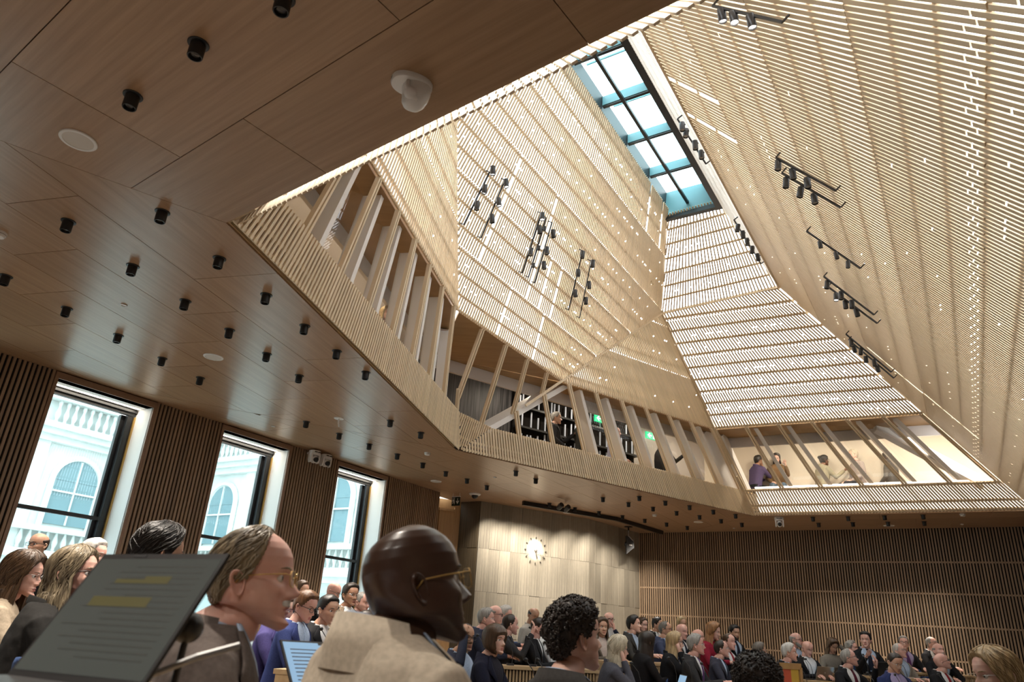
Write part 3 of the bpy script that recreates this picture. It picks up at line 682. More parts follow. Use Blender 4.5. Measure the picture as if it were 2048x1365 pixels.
# ================================================================== the courtyard outside
M_FAC = noisy('pale_limestone', (0.78, 0.79, 0.76), (0.70, 0.71, 0.69), 4, .85, .15)
M_FACD = mat('limestone_recess', (0.50, 0.55, 0.55), .8)
M_FGL = mat('facade_window', (0.22, 0.32, 0.35), .15)
CU, CV = 11.0, 12.5                                       # inner corner: along the window wall, outward from it
def outp(u, v, z): return zz(W0 + HD*u - WN*v, z)
WV = -WN
def facade(name, label, o, d, n, length, big):
    root = empty(name, o, 0, label, 'building'); root.location = (0, 0, 0)
    B = lambda nm, u0, u1, z0, z1, pr, m=M_FAC, base=0.0, par=root: MB().obox(o + d*(u0+u1)/2 + n*(base + pr/2) + A3(0,0,(z0+z1)/2), d, n, A3(0,0,1), (u1-u0)/2, abs(pr)/2, (z1-z0)/2).build(nm, m, par)
    B('wall', 0, length, -2, 13, .4, M_FAC, -.4)
    for (z0, h, pr) in ((2.15, .16, .25), (2.31, .14, .40), (5.55, .18, .22), (5.73, .16, .38), (5.89, .10, .52), (9.4, .3, .5)): B('cornice', 0, length, z0, z0+h, pr)
    for k in range(int(length/2.6)):
        u = 1.5 + k*2.6
        rec = B('window_bay', u-.62, u+.62, 3.3, 4.55, .05, M_FGL)
        mb = MB(); vs = []                                   # arched head with its moulding
        for j in range(13):
            t = math.pi*j/12; vs.append(o + d*(u - .62*math.cos(t)) + n*.06 + A3(0,0,4.55 + .62*math.sin(t)))
        mb.add(vs + [v - n*.06 for v in vs], [tuple(range(13))[::-1], tuple(range(13, 26))] + [(j, j+1, 14+j, 13+j) for j in range(12)]); mb.build('arch_glass', M_FGL, rec)
        pts = [o + d*(u - .70*math.cos(math.pi*j/14)) + n*.06 + A3(0,0,4.55 + .70*math.sin(math.pi*j/14)) for j in range(15)]
        MB().tube([o + d*(u-.70) + n*.06 + A3(0,0,3.2)] + pts + [o + d*(u+.70) + n*.06 + A3(0,0,3.2)], .09, 6).build('arch_moulding', M_FAC, rec)
        B('bar', u-.02, u+.02, 3.3, 5.15, .05, M_FAC, .06, rec); B('bar', u-.62, u+.62, 4.2, 4.25, .05, M_FAC, .06, rec)
        B('pilaster', u+1.05, u+1.45, 2.45, 5.55, .12); B('panel', u-.55, u+.55, .3, 1.9, .06, M_FACD)
        B('panel', u-.55, u+.55, 7.3, 9.0, .06, M_FGL)
    for (zb, zt) in ((2.45, 3.05), (5.99, 6.75)):
        B('rail', 0, length, zt, zt+.14, .34, M_FAC, .02); B('plinth', 0, length, zb, zb+.10, .34, M_FAC, .02)
        prof = [(.05, 0), (.05, .06), (.035, .08), (.075, .2), (.08, .26), (.04, .42), (.035, .5), (.055, .54), (.055, zt-zb-.1)]
        bme = MB().lathe(prof, 10).me('baluster', M_FAC, True)
        for k in range(int(length/.24)):
            if k % 11 in (0, 1): continue
            q = o + d*(.2 + k*.24) + n*.18 + A3(0,0,zb+.10); link('baluster', bme, root, None, tuple(q))
    return root
oc = outp(CU, CV, 0)
facade('courtyard_building', 'pale stone courtyard facade with cornices seen through the first window', oc, -HD, WN, 16.0, True)
facade('courtyard_building', 'pale stone courtyard wing with arches and balustrades behind the far windows', oc, WN, -HD, CV - .5, False)
tag(MB().prism([outp(-14, .4, 0), outp(CU+1, .4, 0), outp(CU+1, CV+1, 0), outp(-14, CV+1, 0)], -2.4, -2.0).build('ground_courtyard', M_FAC), kind='structure')
# ================================================================== ceiling fittings
def dl_proto():
    r = empty('downlight', (0, 0, 0), 0, 'x', 'light')
    auto_smooth(MB().lathe([(.0565, 0), (.0565, -.004), (.053, -.007), (.04, -.008)], 24).build('flange', M_BLACK, r))
    auto_smooth(MB().lathe([(.0405, -.004), (.0405, -.088), (.038, -.092), (.033, -.092), (.030, -.075), (.030, -.07)], 24).build('barrel', M_BLACK, r))
    auto_smooth(MB().lathe([(.029, -.07), (.022, -.078), (.0, -.081)], 16, cap=False).build('lens', mat('dark_lens', (.05, .045, .04), .08), r))
    return r
def copy_tree(o, parent=None):
    c = o.copy(); COL.objects.link(c); c.parent = parent
    for ch in list(o.children): copy_tree(ch, c)
    return c
DL = dict(
 near=[(397,88),(266,191.6),(568,-3)],
 left=[(325,424),(137,443),(266,532),(439,517),(12.6,552.6),(371,602),(532.7,590),(134,616.6),(459.5,660),(609.7,651.8),(237,670.7),(674,702.5),(534,708),(325,717),(598.7,751.7),(401,756),(732,745),(613,844),(679,868),(781,842)],
 far=[(739,889),(795,909),(846,927),(842,866),(892,944),(934.5,958.5),(974,972),(1032,943),(1071.7,958.5),(1099,1007),(1150,1016),(1198,1023.5),(1245,1031.7)],
 corner=[(1206,996),(1257,1006),(1278.6,993.5),(1306,1015),(1330.6,1003),(1353,1023.5),(1379,1012),(1399,1031.7),(1426.4,1021),(1442,1039.6),(1471,1029.3),(1483.6,1047),(1289.6,1039),(1333,1046.5),(1374.4,1053.3)],
 end=[(1625.8,1035),(1696,1034),(1768.8,1032),(1845.8,1030.4),(1637,1047),(1705.5,1045.8),(1775.6,1044.8),(1848,1043.7)])
DLAB = dict(near='black cylinder downlight in the wood ceiling around the large white dome camera', left='black cylinder downlight in the wood ceiling between the windows and the slatted parapet',
            far='black cylinder downlight in the wood ceiling before the stone clock wall', corner='black cylinder downlight clustered where the stone wall meets the slatted wall', end='black cylinder downlight in the ceiling strip above the slatted back wall')
proto = dl_proto(); first = True
for k, lst in DL.items():
    for (x, y) in lst:
        o = proto if first else copy_tree(proto); first = False
        p = atz(x, y, HC); o.location = (p[0], p[1], HC); tag(o, DLAB[k], 'light', 'ceiling downlights ' + k)
        la = bpy.data.lights.new('downlight_beam', 'SPOT'); la.energy = DLW.get(k, 20) if (DLW := dict(near=300, left=175, far=180, corner=150, end=180)) else 0
        la.spot_size = R(82); la.spot_blend = .8; la.shadow_soft_size = .03; la.color = (1, .90, .78)
        lo = bpy.data.objects.new('downlight_beam', la); COL.objects.link(lo); lo.location = (p[0], p[1], HC - .1)
# extra lamps added out of the frame to light the foreground
for i_, (x_, y_) in enumerate([(-2.6, .4), (-1.2, -.9), (-4.2, 1.6), (-5.6, 3.0), (-3.4, -1.6), (-5.2, .0), (-.2, -2.4), (1.4, -2.2), (9.4, 4.5), (10.4, 6.1), (11.4, 7.7), (8.2, 2.7)]):
    o = copy_tree(proto); o.location = (x_, y_, HC); tag(o, 'black cylinder downlight in the wood ceiling outside the seating view', 'light', 'ceiling downlights behind the lens')
    la = bpy.data.lights.new('downlight_beam', 'SPOT'); la.energy = 340; la.spot_size = R(105); la.spot_blend = .8; la.shadow_soft_size = .03; la.color = (1, .92, .82)
    lo = bpy.data.objects.new('downlight_beam', la); COL.objects.link(lo); lo.location = (x_, y_, HC - .1)
def disc(name, x, y, r, label, grille=True, dome=0.0, grp=None, cat='speaker'):
    p = atz(x, y, HC); o = empty(name, (p[0], p[1], HC), 0, label, cat, grp)
    if dome: auto_smooth(MB().lathe([(r, 0), (r, -.012), (r*.92, -.03), (r*.75, -dome), (r*.3, -dome-.004), (.001, -dome-.005)], 24).build('shell', M_PLAST, o)); auto_smooth(MB().lathe([(r*.95, -.012), (r*.97, -.018), (r*.95, -.024)], 24).build('vent_ring', M_DARKGREY, o))
    else:
        auto_smooth(MB().lathe([(r, 0), (r, -.006), (r*.97, -.010), (r*.82, -.010), (r*.80, -.005)], 40).build('rim', M_PLAST, o))
        if grille: MB().lathe([(r*.81, -.004), (r*.81, -.007), (.001, -.0075)], 40).build('grille', M_GREYP, o)
    return o
for x, y, l in [(157,280,'round white ceiling speaker beside two black downlights near the large dome camera'), (427,714,'round white ceiling speaker over the tall middle window'), (872,963,'round white ceiling speaker near the exit sign'),
                (1135.6,1026,'round white ceiling speaker by the black track before the clock'), (1397,1044.7,'round white ceiling speaker among downlights by the corner'), (1778,1052,'round white ceiling speaker beside the slatted back wall')]:
    disc('ceiling_speaker', x, y, .115, l, grp='ceiling speakers')
for x, y, r, l in [(0,465,.055,'white smoke detector on the ceiling left of the first window'), (855,906,.055,'white smoke detector between downlights by the last window'), (1309,1030,.055,'white smoke detector near the corner downlights'), (1925,1029,.055,'white smoke detector above the slatted back wall')]:
    disc('smoke_detector', x, y, r, l, dome=.045, grp='smoke detectors', cat='detector')
for x, y, l in [(248,610,'tiny white ceiling button before the first window'), (546.7,853,'tiny white ceiling button beside the middle window'), (990,955,'tiny white ceiling button under the parapet corner'), (1468,1057,'tiny white ceiling button by the slatted corner wall'), (1924,1049,'tiny white ceiling button by the end smoke detector')]:
    disc('ceiling_button', x, y, .032, l, grille=False, grp='ceiling buttons', cat='fitting')
p = atz(678, 837, HC); o = empty('aspirating_probe', (p[0], p[1], HC), 0, 'white ceiling disc with a short hanging tube above the third window', 'detector')
auto_smooth(MB().lathe([(.075, 0), (.075, -.006), (.07, -.011), (.02, -.012), (.001, -.012)], 24).build('disc', M_PLAST, o)); MB().tube([(0,0,-.01), (.005,0,-.08), (.02,.0,-.13)], .012, 8).build('tube', M_PLAST, o)
p = atz(950, 988, HC); o = empty('dome_camera', (p[0], p[1], HC), 0, 'small white ceiling camera with black half dome near the exit sign', 'camera')
auto_smooth(MB().lathe([(.13, 0), (.13, -.02), (.11, -.035), (.075, -.04)], 24).build('ring', M_PLAST, o)); MB().sphere((0,0,-.045), (.075,.075,.07), 18, 10).build('dome', M_BLACK, o, True)
# pan-tilt cameras
def ptz(loc, rz, s, label, wall=False):
    o = empty('pan_tilt_camera', loc, rz, label, 'camera'); o.scale = (s, s, s)
    auto_smooth(MB().lathe([(.082, 0), (.085, -.01), (.082, -.045), (.06, -.05)], 28).build('base', M_PLAST, o))
    y = MB()
    for sx in (-1, 1): y.add(*_slab([(-.045, -.045), (.05, -.045), (.045, -.12), (.03, -.165), (-.015, -.17), (-.04, -.13)], sx*.052, sx*.074))
    y.lathe([(.08, -.045), (.078, -.062), (.03, -.066)], 24); yo = auto_smooth(y.build('yoke', M_PLAST, o))
    MB().sphere((0, .005, -.115), (.049, .062, .058), 20, 12).build('head', M_PLAST, o, True)
    lb = MB().lathe([(.034, 0), (.034, .03), (.028, .034)], 20, (0, .045, -.125), (0, 1, -.25)); auto_smooth(lb.build('lens_barrel', M_BLACK, o))
    MB().box((-.05, .078, -.03), (.05, .0835, -.018)).build('slot', M_BLACK, o)
    return o
def _slab(pts, x0, x1):
    n = len(pts); v = [(x0, a, b) for a, b in pts] + [(x1, a, b) for a, b in pts]
    f = [tuple(range(n)), tuple(range(n, 2*n))[::-1]] + [((i+1) % n, i, n+i, n+(i+1) % n) for i in range(n)]; return v, f
def facing(dx, dy): return math.atan2(-dx, dy)
p = atz(1558, 1036, HC); ptz((p[0], p[1], HC), facing(-p[0]*.9, -p[1]), 1.25, 'white pan tilt camera hanging under the bright end face')
for x, y, l in ((630, 903, 'white pan tilt camera of the wall pair nearer the second window'), (653, 911, 'white pan tilt camera of the wall pair nearer the third window')):
    q = onplane(x, y, W0 + WN*.22, WN); o = ptz((q[0], q[1], q[2]), facing(1.0, -.9), 1.25, l)
    MB().box((-.03, -.20, -.03), (.03, .0, -.005)).build('bracket', M_PLAST, o)
# large dome camera close to the lens
p = atz(824, 166, HC); dome = empty('dome_camera', (p[0], p[1], HC), 0, 'large white ceiling camera with drooping swivel head at the slatted edge', 'camera')
e1 = un(atz(868, 190, HC) - atz(786, 160, HC)); dome.rotation_euler = (0, 0, math.atan2(e1[1], e1[0]))
def oval(a, b, n=40, sq=2.3): return [(a*math.copysign(abs(math.cos(2*math.pi*k/n))**(2/sq), math.cos(2*math.pi*k/n)), b*math.copysign(abs(math.sin(2*math.pi*k/n))**(2/sq), math.sin(2*math.pi*k/n))) for k in range(n)]
def loft(rings, cap=True):
    n = len(rings[0]); v = [q for r_ in rings for q in r_]; f = []
    for i in range(len(rings)-1):
        for k in range(n): k2 = (k+1) % n; f.append((i*n+k, i*n+k2, (i+1)*n+k2, (i+1)*n+k))
    if cap: f.append(tuple(range(n))[::-1]); f.append(tuple(range((len(rings)-1)*n, len(rings)*n)))
    return v, f
def ovring(a, b, z, ox=0, oy=0): return [(x+ox, y+oy, z) for x, y in oval(a, b)]
auto_smooth(MB().add(*loft([ovring(.118, .088, 0), ovring(.118, .088, -.022), ovring(.112, .083, -.032), ovring(.09, .065, -.036, .01)])).build('mount_base', M_PLAST, dome), 50)
hd = MB().add(*loft([ovring(.082, .074, -.030, .03), ovring(.080, .072, -.06, .032), ovring(.074, .066, -.10, .03), ovring(.066, .058, -.135, .024), ovring(.05, .045, -.16, .02), ovring(.02, .02, -.172, .02)]))
auto_smooth(hd.build('swivel_head', M_PLAST, dome), 60)
MB().tube([(-.035, -.062, -.05), (-.04, -.068, -.09), (-.02, -.060, -.135), (.03, -.056, -.15)], [.012, .013, .013, .01], 10).build('hood_lip', M_PLAST, dome, True)
MB().sphere((-.012, -.05, -.115), (.036, .034, .038), 18, 12).build('camera_ball', M_PLAST, dome, True)
MB().lathe([(.005, 0), (.005, .002)], 10, (.05, .075, -.012), (0, 1, 0)).build('screw_hole', M_BLACK, dome)
lb = MB()
for i in range(6):
    for j in range(3):
        if (i*3 + j*5) % 4: lb.box((.058 + .007*i, .0735 - .004*i*.8, -.007 - .006*j), (.063 + .007*i, .0785 - .004*i*.8, -.004 - .006*j))
lb.build('print_label', M_DARKGREY, dome)
MB().box((-.118, -.01, -.02), (-.108, .012, -.004)).build('cable_slot', M_BLACK, dome)
# black ceiling track with spots before the stone wall
tr = empty('ceiling_track', (0, 0, 0), 0, 'long bent black lighting track under the ceiling before the stone wall', 'lighting track')
pts = [atz(1046, 1007, HC-.05), atz(1233, 1039, HC-.05), atz(1324, 1066, HC-.05)]
for a, b in zip(pts, pts[1:]): MB().beam(a, b + un(b-a)*.02, .07, .09).build('track_section', M_BLACK, tr)
for x, y in ((1117, 1017), (1131, 1021)):
    q = atz(x, y, HC - .17); h = MB().lathe([(.055, 0), (.06, .05), (.055, .16), (.03, .18)], 16, q, (.35, -.8, .35)).build('spot_head', M_BLACK, tr); auto_smooth(h)
    MB().tube([q + A3(0, -.05, .02), atz(x, y - 8, HC - .05)], .012, 8).build('stem', M_BLACK, tr)
q = atz(1257, 1054, HC); o = empty('hanging_monitor_speaker', (q[0], q[1], HC), 0, 'black wedge speaker hanging on a chrome stem before the stone wall', 'speaker')
MB().lathe([(.11, 0), (.11, -.012), (.02, -.02), (.02, -.10)], 20).build('ceiling_plate', M_BLACK, o); MB().tube([(0,0,-.08), (0,0,-.24), (.12,-.02,-.36), (.13,-.02,-.56)], .016, 8).build('stem', M_STEEL, o)
MB().add(*[[(v[1], v[0], v[2]) for v in _slab([(-.07,-.24),(.12,-.40),(.13,-.54),(-.07,-.72)], -.10, .10)[0]], _slab([(-.07,-.24),(.12,-.40),(.13,-.54),(-.07,-.72)], -.10, .10)[1]]).build('cabinet', M_DARKGREY, o)
MB().lathe([(.06, 0), (.055, .03), (.01, .035)], 16, (-.07, 0, -.46), (-1, 0, 0)).build('horn', M_BLACK, o); MB().box((.0, -.104, -.50), (.07, -.099, -.47)).build('print_label', M_PLAST, o)
# exit sign by the door
q = onplane(912, 1003, zz(WE + HD*.15, 0), HD); sg = empty('exit_sign', q, facing(*(-HD[:2])) , 'dark exit sign with white running figure and down arrow under the ceiling', 'sign')
sg.rotation_euler = (0, 0, math.atan2(WN[1], WN[0]))
MB().box((-.105, -.012, -.10), (.105, .012, .09)).build('plate', mat('sign_dark_green', (.004, .02, .016), .4), sg); MB().box((-.11, -.016, .09), (.11, .016, .105)).build('hanger', M_PLAST, sg)
for u_ in (-.09, .09): MB().box((u_-.004, -.004, .105), (u_+.004, .004, float(HC - q[2]))).build('suspension', M_PLAST, sg)
M_PICT = mat('sign_white', (.85, .85, .83), .5)
ar = [(.055,.06),(.055,-.02),(.03,.01),(.02,-.005),(.062,-.07),(.104,-.005),(.094,.01),(.069,-.02),(.069,.06)]
def flat(poly, y0, y1): n = len(poly); return [(a, y0, b) for a, b in poly] + [(a, y1, b) for a, b in poly], [tuple(range(n)), tuple(range(n, 2*n))[::-1]] + [((i+1) % n, i, n+i, n+(i+1) % n) for i in range(n)]
MB().add(*flat([(a-.012, b) for a, b in ar], -.015, -.0121)).build('arrow', M_PICT, sg)
mn = MB(); mn.add(*flat([(-.09,.075),(-.02,.075),(-.02,.068),(-.083,.068),(-.083,-.03),(-.09,-.03)], -.015, -.0121))
mn.lathe([(.012, 0), (.012, .003)], 12, (-.045, -.015, .05), (0, 1, 0)); mn.add(*flat([(-.062,.035),(-.035,.035),(-.03,-.005),(-.02,-.04),(-.03,-.075),(-.04,-.07),(-.035,-.04),(-.047,-.015),(-.062,-.05),(-.09,-.06),(-.09,-.05),(-.07,-.04),(-.06,0),(-.075,.01),(-.08,-.01),(-.088,-.005),(-.08,.022)], -.015, -.0121)); mn.build('running_figure', M_PICT, sg)
# ================================================================== wall clock
cd, cn = wall_frame(T0, TK); cn = cn if np.dot(cn, tin) > 0 else -cn
cc = onplane(1070.5, 1102, T0 + cn*.03, cn); ck = empty('wall_clock', cc, 0, 'round clock of twelve dark strokes and steel hands fixed to the stone wall', 'clock')
M_TICK = mat('clock_steel', (.10, .09, .08), .35, .6)
for k in range(12):
    t = 2*math.pi*k/12; e = cd*math.sin(t) + A3(0,0,1)*math.cos(t); MB().beam(e*.275 + cn*.02, e*.315 + cn*.02, .014, .02, cn).build('hour_stroke', M_TICK, ck)
MB().lathe([(.03, 0), (.03, .05), (.02, .055)], 18, (0, 0, 0), cn).build('hub', M_TICK, ck)
def handv(deg): t = R(deg); return cd*math.sin(t) + A3(0,0,1)*math.cos(t)
eh = handv(165); MB().beam(A3(0,0,0) + cn*.03, eh*.19 + cn*.03, .028, .008, cn).build('hour_hand', M_TICK, ck)
em = handv(123); pm = np.cross(em, cn)
for s_ in (-1, 1): MB().beam(em*.02 + pm*.012*s_ + cn*.042, em*.29 + pm*.012*s_ + cn*.042, .007, .006, cn).build('minute_hand', M_TICK, ck)
MB().tube([em*.13 + cn*.045 + (em*math.cos(2*math.pi*j/20) + pm*math.sin(2*math.pi*j/20))*.045 for j in range(21)], .004, 6).build('hand_ring', M_TICK, ck)
def spot(name, loc, target, energy, size, blend=.5, col=(1, .9, .76), soft=.03):
    la = bpy.data.lights.new(name, 'SPOT'); la.energy = energy; la.spot_size = R(size); la.spot_blend = blend; la.color = col; la.shadow_soft_size = soft
    lo = bpy.data.objects.new(name, la); COL.objects.link(lo); lo.location = tuple(map(float, loc))
    lo.rotation_euler = Vector(tuple(np.asarray(target, float) - np.asarray(loc, float))).to_track_quat('-Z', 'Y').to_euler(); return lo
spot('clock_spot', atz(1117, 1017, HC-.2), cc + A3(0, 0, .03), 1500, 15, .8)
for (x, y, ty) in ((992, 1004, 1130), (1026, 1008, 1140), (1060, 1012, 1150), (1099, 1018, 1170), (1150, 1027, 1160), (1198, 1036, 1160), (1245, 1046, 1170), (1290, 1057, 1170)):
    a = atz(x, y, HC - .12); b = onplane(x, ty, T0, cn); spot('wall_washer', a, b, 170, 75, .8)
# ================================================================== spotlights on rods against the slat faces
def can_me():
    return MB().lathe([(.0, 0.0), (.036, 0.0), (.038, -.004), (.038, -.125), (.035, -.13), (.033, -.125), (.031, -.105)], 20, cap=False).me('can', M_BLACK, True)
CANM = can_me(); CANM.set_sharp_from_angle(angle=R(35))
M_CANB = mat('graphite_can', (.045, .045, .048), .3, .3)
CANM.materials[0] = M_CANB
LENSM = MB().lathe([(.031, -.112), (.02, -.113), (.0001, -.114)], 16, cap=False).me('lens', M_LIT)
LENSD = MB().lathe([(.031, -.112), (.02, -.113), (.0001, -.114)], 16, cap=False).me('lens', mat('pearl_lens', (.75, .74, .72), .25))
ROD_OFF = 0.08
def rod(F, a, b, cans, label, lit=(), s=1.0, group='spotlight rods'):
    ro = empty('spotlight_rod', (0, 0, 0), 0, label, 'spotlight', group)
    if a is not None:
        pa, pb = onf(F, *a, -ROD_OFF), onf(F, *b, -ROD_OFF)
        MB().beam(pa, pb, .018, .022).build('rod', M_BLACK, ro)
        for q in (pa, pb): MB().beam(q, q - F.n*(ROD_OFF - .0), .014, .014, F.ex).build('standoff', M_BLACK, ro)
    for i, (x, y) in enumerate(cans):
        q = onf(F, x, y, -ROD_OFF - .05) + A3(0, 0, .065*s)
        tilt = A3(rng.uniform(-.18, .18), rng.uniform(-.28, .08), 1); ez = un(tilt); ex = un(np.cross(A3(0,1,0), ez)); ey = np.cross(ez, ex)
        c = link('can', CANM, ro, frame_m(q, ex, ey, ez, s, s, s)); link('lens', LENSM if i in lit else LENSD, c)
        MB().beam(q - ez*.06*s, q - ez*.06*s - F.n*.05, .016, .016, F.ex).build('pivot', M_BLACK, ro)
z5 = lambda *L: [(500 + x/2.923, 300 + y/2.923) for x, y in L]
z8 = lambda *L: [(1348 + x/2.923, 300 + y/2.923) for x, y in L]
r_ = lambda F, f, ab, cs, l, **k: rod(F, *(f(*ab) if ab else (None, None)), f(*cs), l, **k)
r_(FB, z5, [(1400,130),(1250,437)], [(1418,118),(1372,228),(1327,325)], 'three spotlights on the rod closest to the dome camera, against the broad slat face', lit=(0, 1))
r_(FB, z5, [(1490,175),(1350,515)], [(1493,195),(1450,305),(1411,400)], 'three spotlights on the second rod from the dome camera side, broad slat face', lit=(0, 1))
r_(FB, z5, [(1703,370),(1590,720)], [(1708,390),(1690,465),(1642,598)], 'three large spotlights on the first rod of the middle cluster', lit=(0,))
r_(FB, z5, [(1730,395),(1628,745)], [(1723,460),(1692,573),(1660,675)], 'three tiny spotlights on the middle rod of the middle cluster', s=.6)
r_(FB, z5, [(1765,425),(1663,778)], [(1770,488),(1733,590),(1716,675)], 'three large spotlights on the last rod of the middle cluster')
r_(FB, z5, [(1945,590),(1862,937)], [(1945,612),(1919,718),(1898,838)], 'three spotlights on the rod next to the middle cluster, toward the bright end face', lit=(1,))
r_(FB, z5, [(1995,650),(1927,983)], [(2005,665),(1981,790),(1964,882)], 'three spotlights on the rod closest to the bright end face')
r_(FF, z8, [(595,45),(945,240)], [(612,90),(692,140),(780,195)], 'upper rod with three large spotlights on the big slat slope')
r_(FF, z8, [(630,135),(975,337)], [(660,190),(747,245),(820,287)], 'lower rod with three large spotlights on the big slat slope')
r_(FF, z8, [(775,475),(1090,693)], [(853,553),(946,618),(1020,670)], 'thin rod with three small spotlights on the big slat slope', s=.75)
r_(FF, z8, [(875,740),(1170,965)], [(900,788),(980,852),(1042,903)], 'rod with three spotlights just beyond the small spotlights')
r_(FF, z8, [(900,800),(1188,1015)], [(950,862),(1003,905),(1065,952)], 'partner rod with three spotlights beyond the small spotlights', lit=(0,))
r_(FF, z8, [(1005,1078),(1270,1300)], [(1037,1130),(1097,1178),(1172,1245)], 'rod of three spotlights at the foot of the slope over the bright end face')
r_(FF, z8, [(1020,1110),(1285,1335)], [(1052,1165),(1122,1225),(1187,1280)], 'partner rod of three spotlights at the foot of the slope')
rod(FF, (1425,12), (1565,44.5), [(1443,29),(1467,36),(1501,42)], 'short rod with two glowing spotlights on the near part of the big slope', lit=(0, 1, 2))
rod(FE, (1355,238), (1412,328), [(1364.6,254),(1373,267),(1390,290),(1402,310)], 'four spotlights on the pale strip under the skylight side')
rod(FE, (1468,440), (1522,528), [(1477,456),(1485.5,469),(1494,484),(1505,499.5),(1514.6,514.5)], 'five spotlights in line at the edge of the upper end face')
# dark shelving with pale upright tubes inside the gallery
nC = un(FC.n*A3(1,1,0)); pS = P1 - nC*1.25
a_, b_ = onplane(1030, 850, pS, nC), onplane(1272, 850, pS, nC); sh_ = empty('shelving', zz(a_, ZF), 0, 'dark shelving with pale upright tubes inside the gallery over the clock wall', 'shelving')
dS = un((b_-a_)*A3(1,1,0)); LS = float(np.linalg.norm((b_-a_)[:2])); hS = TZ + .36 - ZF
MB().obox(dS*LS/2 - nC*.10 + A3(0,0,hS/2), dS, nC, A3(0,0,1), LS/2, .02, hS/2).build('back_panel', M_BACK, sh_)
for z_ in (.04, .55, .98, 1.40, hS-.05): MB().obox(dS*LS/2 + A3(0,0,z_), dS, nC, A3(0,0,1), LS/2, .08, .02).build('shelf', M_BLACK, sh_)
M_TUBE = mat('pale_blue_tube', (.50, .55, .66), .4); rs_ = random.Random(5); u_ = .1
while u_ < LS - .1:
    for (z0, z1) in ((.06, .53), (.57, .96), (1.0, 1.38), (1.42, hS-.07)):
        if rs_.random() < .75: MB().lathe([(.018, 0), (.018, z1-z0-rs_.uniform(0, .12))], 8, dS*u_ + A3(0,0,z0)).build('tube', M_TUBE, sh_)
    u_ += rs_.uniform(.07, .2)
# gallery exit signs and lamps
M_GREEN = mat('exit_green', (0, .5, .2), .4, emit=(.02, .75, .30), estr=.8); M_GARR = mat('exit_white', (1, 1, 1), .4, emit=(.9, 1, .95), estr=1.0)
for x, y, l in ((1303, 873, 'lit green exit sign with white left arrow inside the gallery'), (1202, 839, 'lit green exit sign in the gallery before the dark shelves')):
    q = onf(FC, x, y, 1.5); g = empty('exit_sign', q, math.atan2(FC.ex[1], FC.ex[0]), l, 'sign')
    MB().box((-.19, -.02, -.08), (.19, .02, .08)).build('box', M_GREEN, g); MB().add(*flat([(-.15,0),(-.09,.055),(-.06,.055),(-.10,.015),(-.02,.015),(-.02,-.015),(-.10,-.015),(-.06,-.055),(-.09,-.055)], -.024, -.0201)).build('arrow', M_GARR, g)
    MB().add(*flat([(.03,-.06),(.15,-.06),(.15,.06),(.03,.06)], -.024, -.0201)).build('door_mark', M_GARR, g)
for F, u0, u1, e in ((FA, .5, LA-1, 14), (FC, 1.0, LC-.5, 16), (FD, .4, LD-.4, 22)):
    for k in range(4):
        q = F.p(u0 + (u1-u0)*(k+.5)/4, F.t_at(TZ-.12), 1.0 if F is not FD else 1.25); q[2] = TZ + .37
        la = bpy.data.lights.new('gallery_lamp', 'AREA'); la.shape = 'DISK'; la.size = .18; la.energy = e; la.color = (1, .88, .70)
        lo = bpy.data.objects.new('gallery_lamp', la); COL.objects.link(lo); lo.location = tuple(q)
# ================================================================== people
SKINS = {}
def skin(name, c, rough=.5):
    m = mat('skin_' + name, c, rough); b = m.node_tree.nodes['Principled BSDF']
    b.inputs['Subsurface Weight'].default_value = .12; b.inputs['Subsurface Radius'].default_value = (.012, .005, .003); b.inputs['Subsurface Scale'].default_value = .6
    nt = m.node_tree; L = nt.links; tc = nt.nodes.new('ShaderNodeTexCoord'); n1 = nt.nodes.new('ShaderNodeTexNoise'); n1.inputs['Scale'].default_value = 24; n1.inputs['Detail'].default_value = 3
    L.new(tc.outputs['Object'], n1.inputs['Vector']); rp = nt.nodes.new('ShaderNodeValToRGB')
    rp.color_ramp.elements[0].position = .35; rp.color_ramp.elements[1].position = .7
    rp.color_ramp.elements[0].color = (c[0]*.92, c[1]*.80, c[2]*.78, 1); rp.color_ramp.elements[1].color = (*c, 1); L.new(n1.outputs[0], rp.inputs[0]); L.new(rp.outputs[0], b.inputs['Base Color'])
    SKINS[name] = m; return m
skin('fair', (.74, .49, .39)); skin('pink', (.73, .45, .37)); skin('tan', (.58, .36, .25)); skin('olive', (.42, .24, .15)); skin('brown', (.20, .10, .06)); skin('dark', (.064, .036, .025), .30)
LIPS = {k: mat('lips_' + k, c, .45) for k, c in dict(fair=(.50,.20,.17), pink=(.48,.18,.16), tan=(.38,.16,.12), olive=(.32,.13,.10), brown=(.17,.07,.05), dark=(.10,.045,.04)).items()}
M_EYEW = mat('eye_white', (.75, .73, .70), .25); M_IRIS = mat('eye_iris', (.03, .02, .015), .15)
def hairmat(name, c, c2=None):
    m = noisy('hair_' + name, c, c2 or tuple(x*.5 for x in c), 55, .42, .9, (1, 1, .13), 3, .5); return m
HAIRS = dict(black=hairmat('black', (.016, .012, .010)), dark=hairmat('dark', (.035, .022, .015)), brown=hairmat('brown', (.10, .055, .028)), red=hairmat('red', (.17, .075, .03)), ginger=hairmat('ginger', (.36, .17, .065)),
             blonde=hairmat('blonde', (.52, .36, .18)), pale=hairmat('pale', (.66, .58, .44), (.42, .36, .26)), grey=hairmat('grey', (.36, .34, .31), (.20, .185, .17)), white=hairmat('white', (.60, .57, .53), (.40, .38, .35)), salt=hairmat('salt', (.18, .155, .13)), dirty=hairmat('dirty', (.30, .24, .155), (.11, .085, .055)))
CLOTH = {}
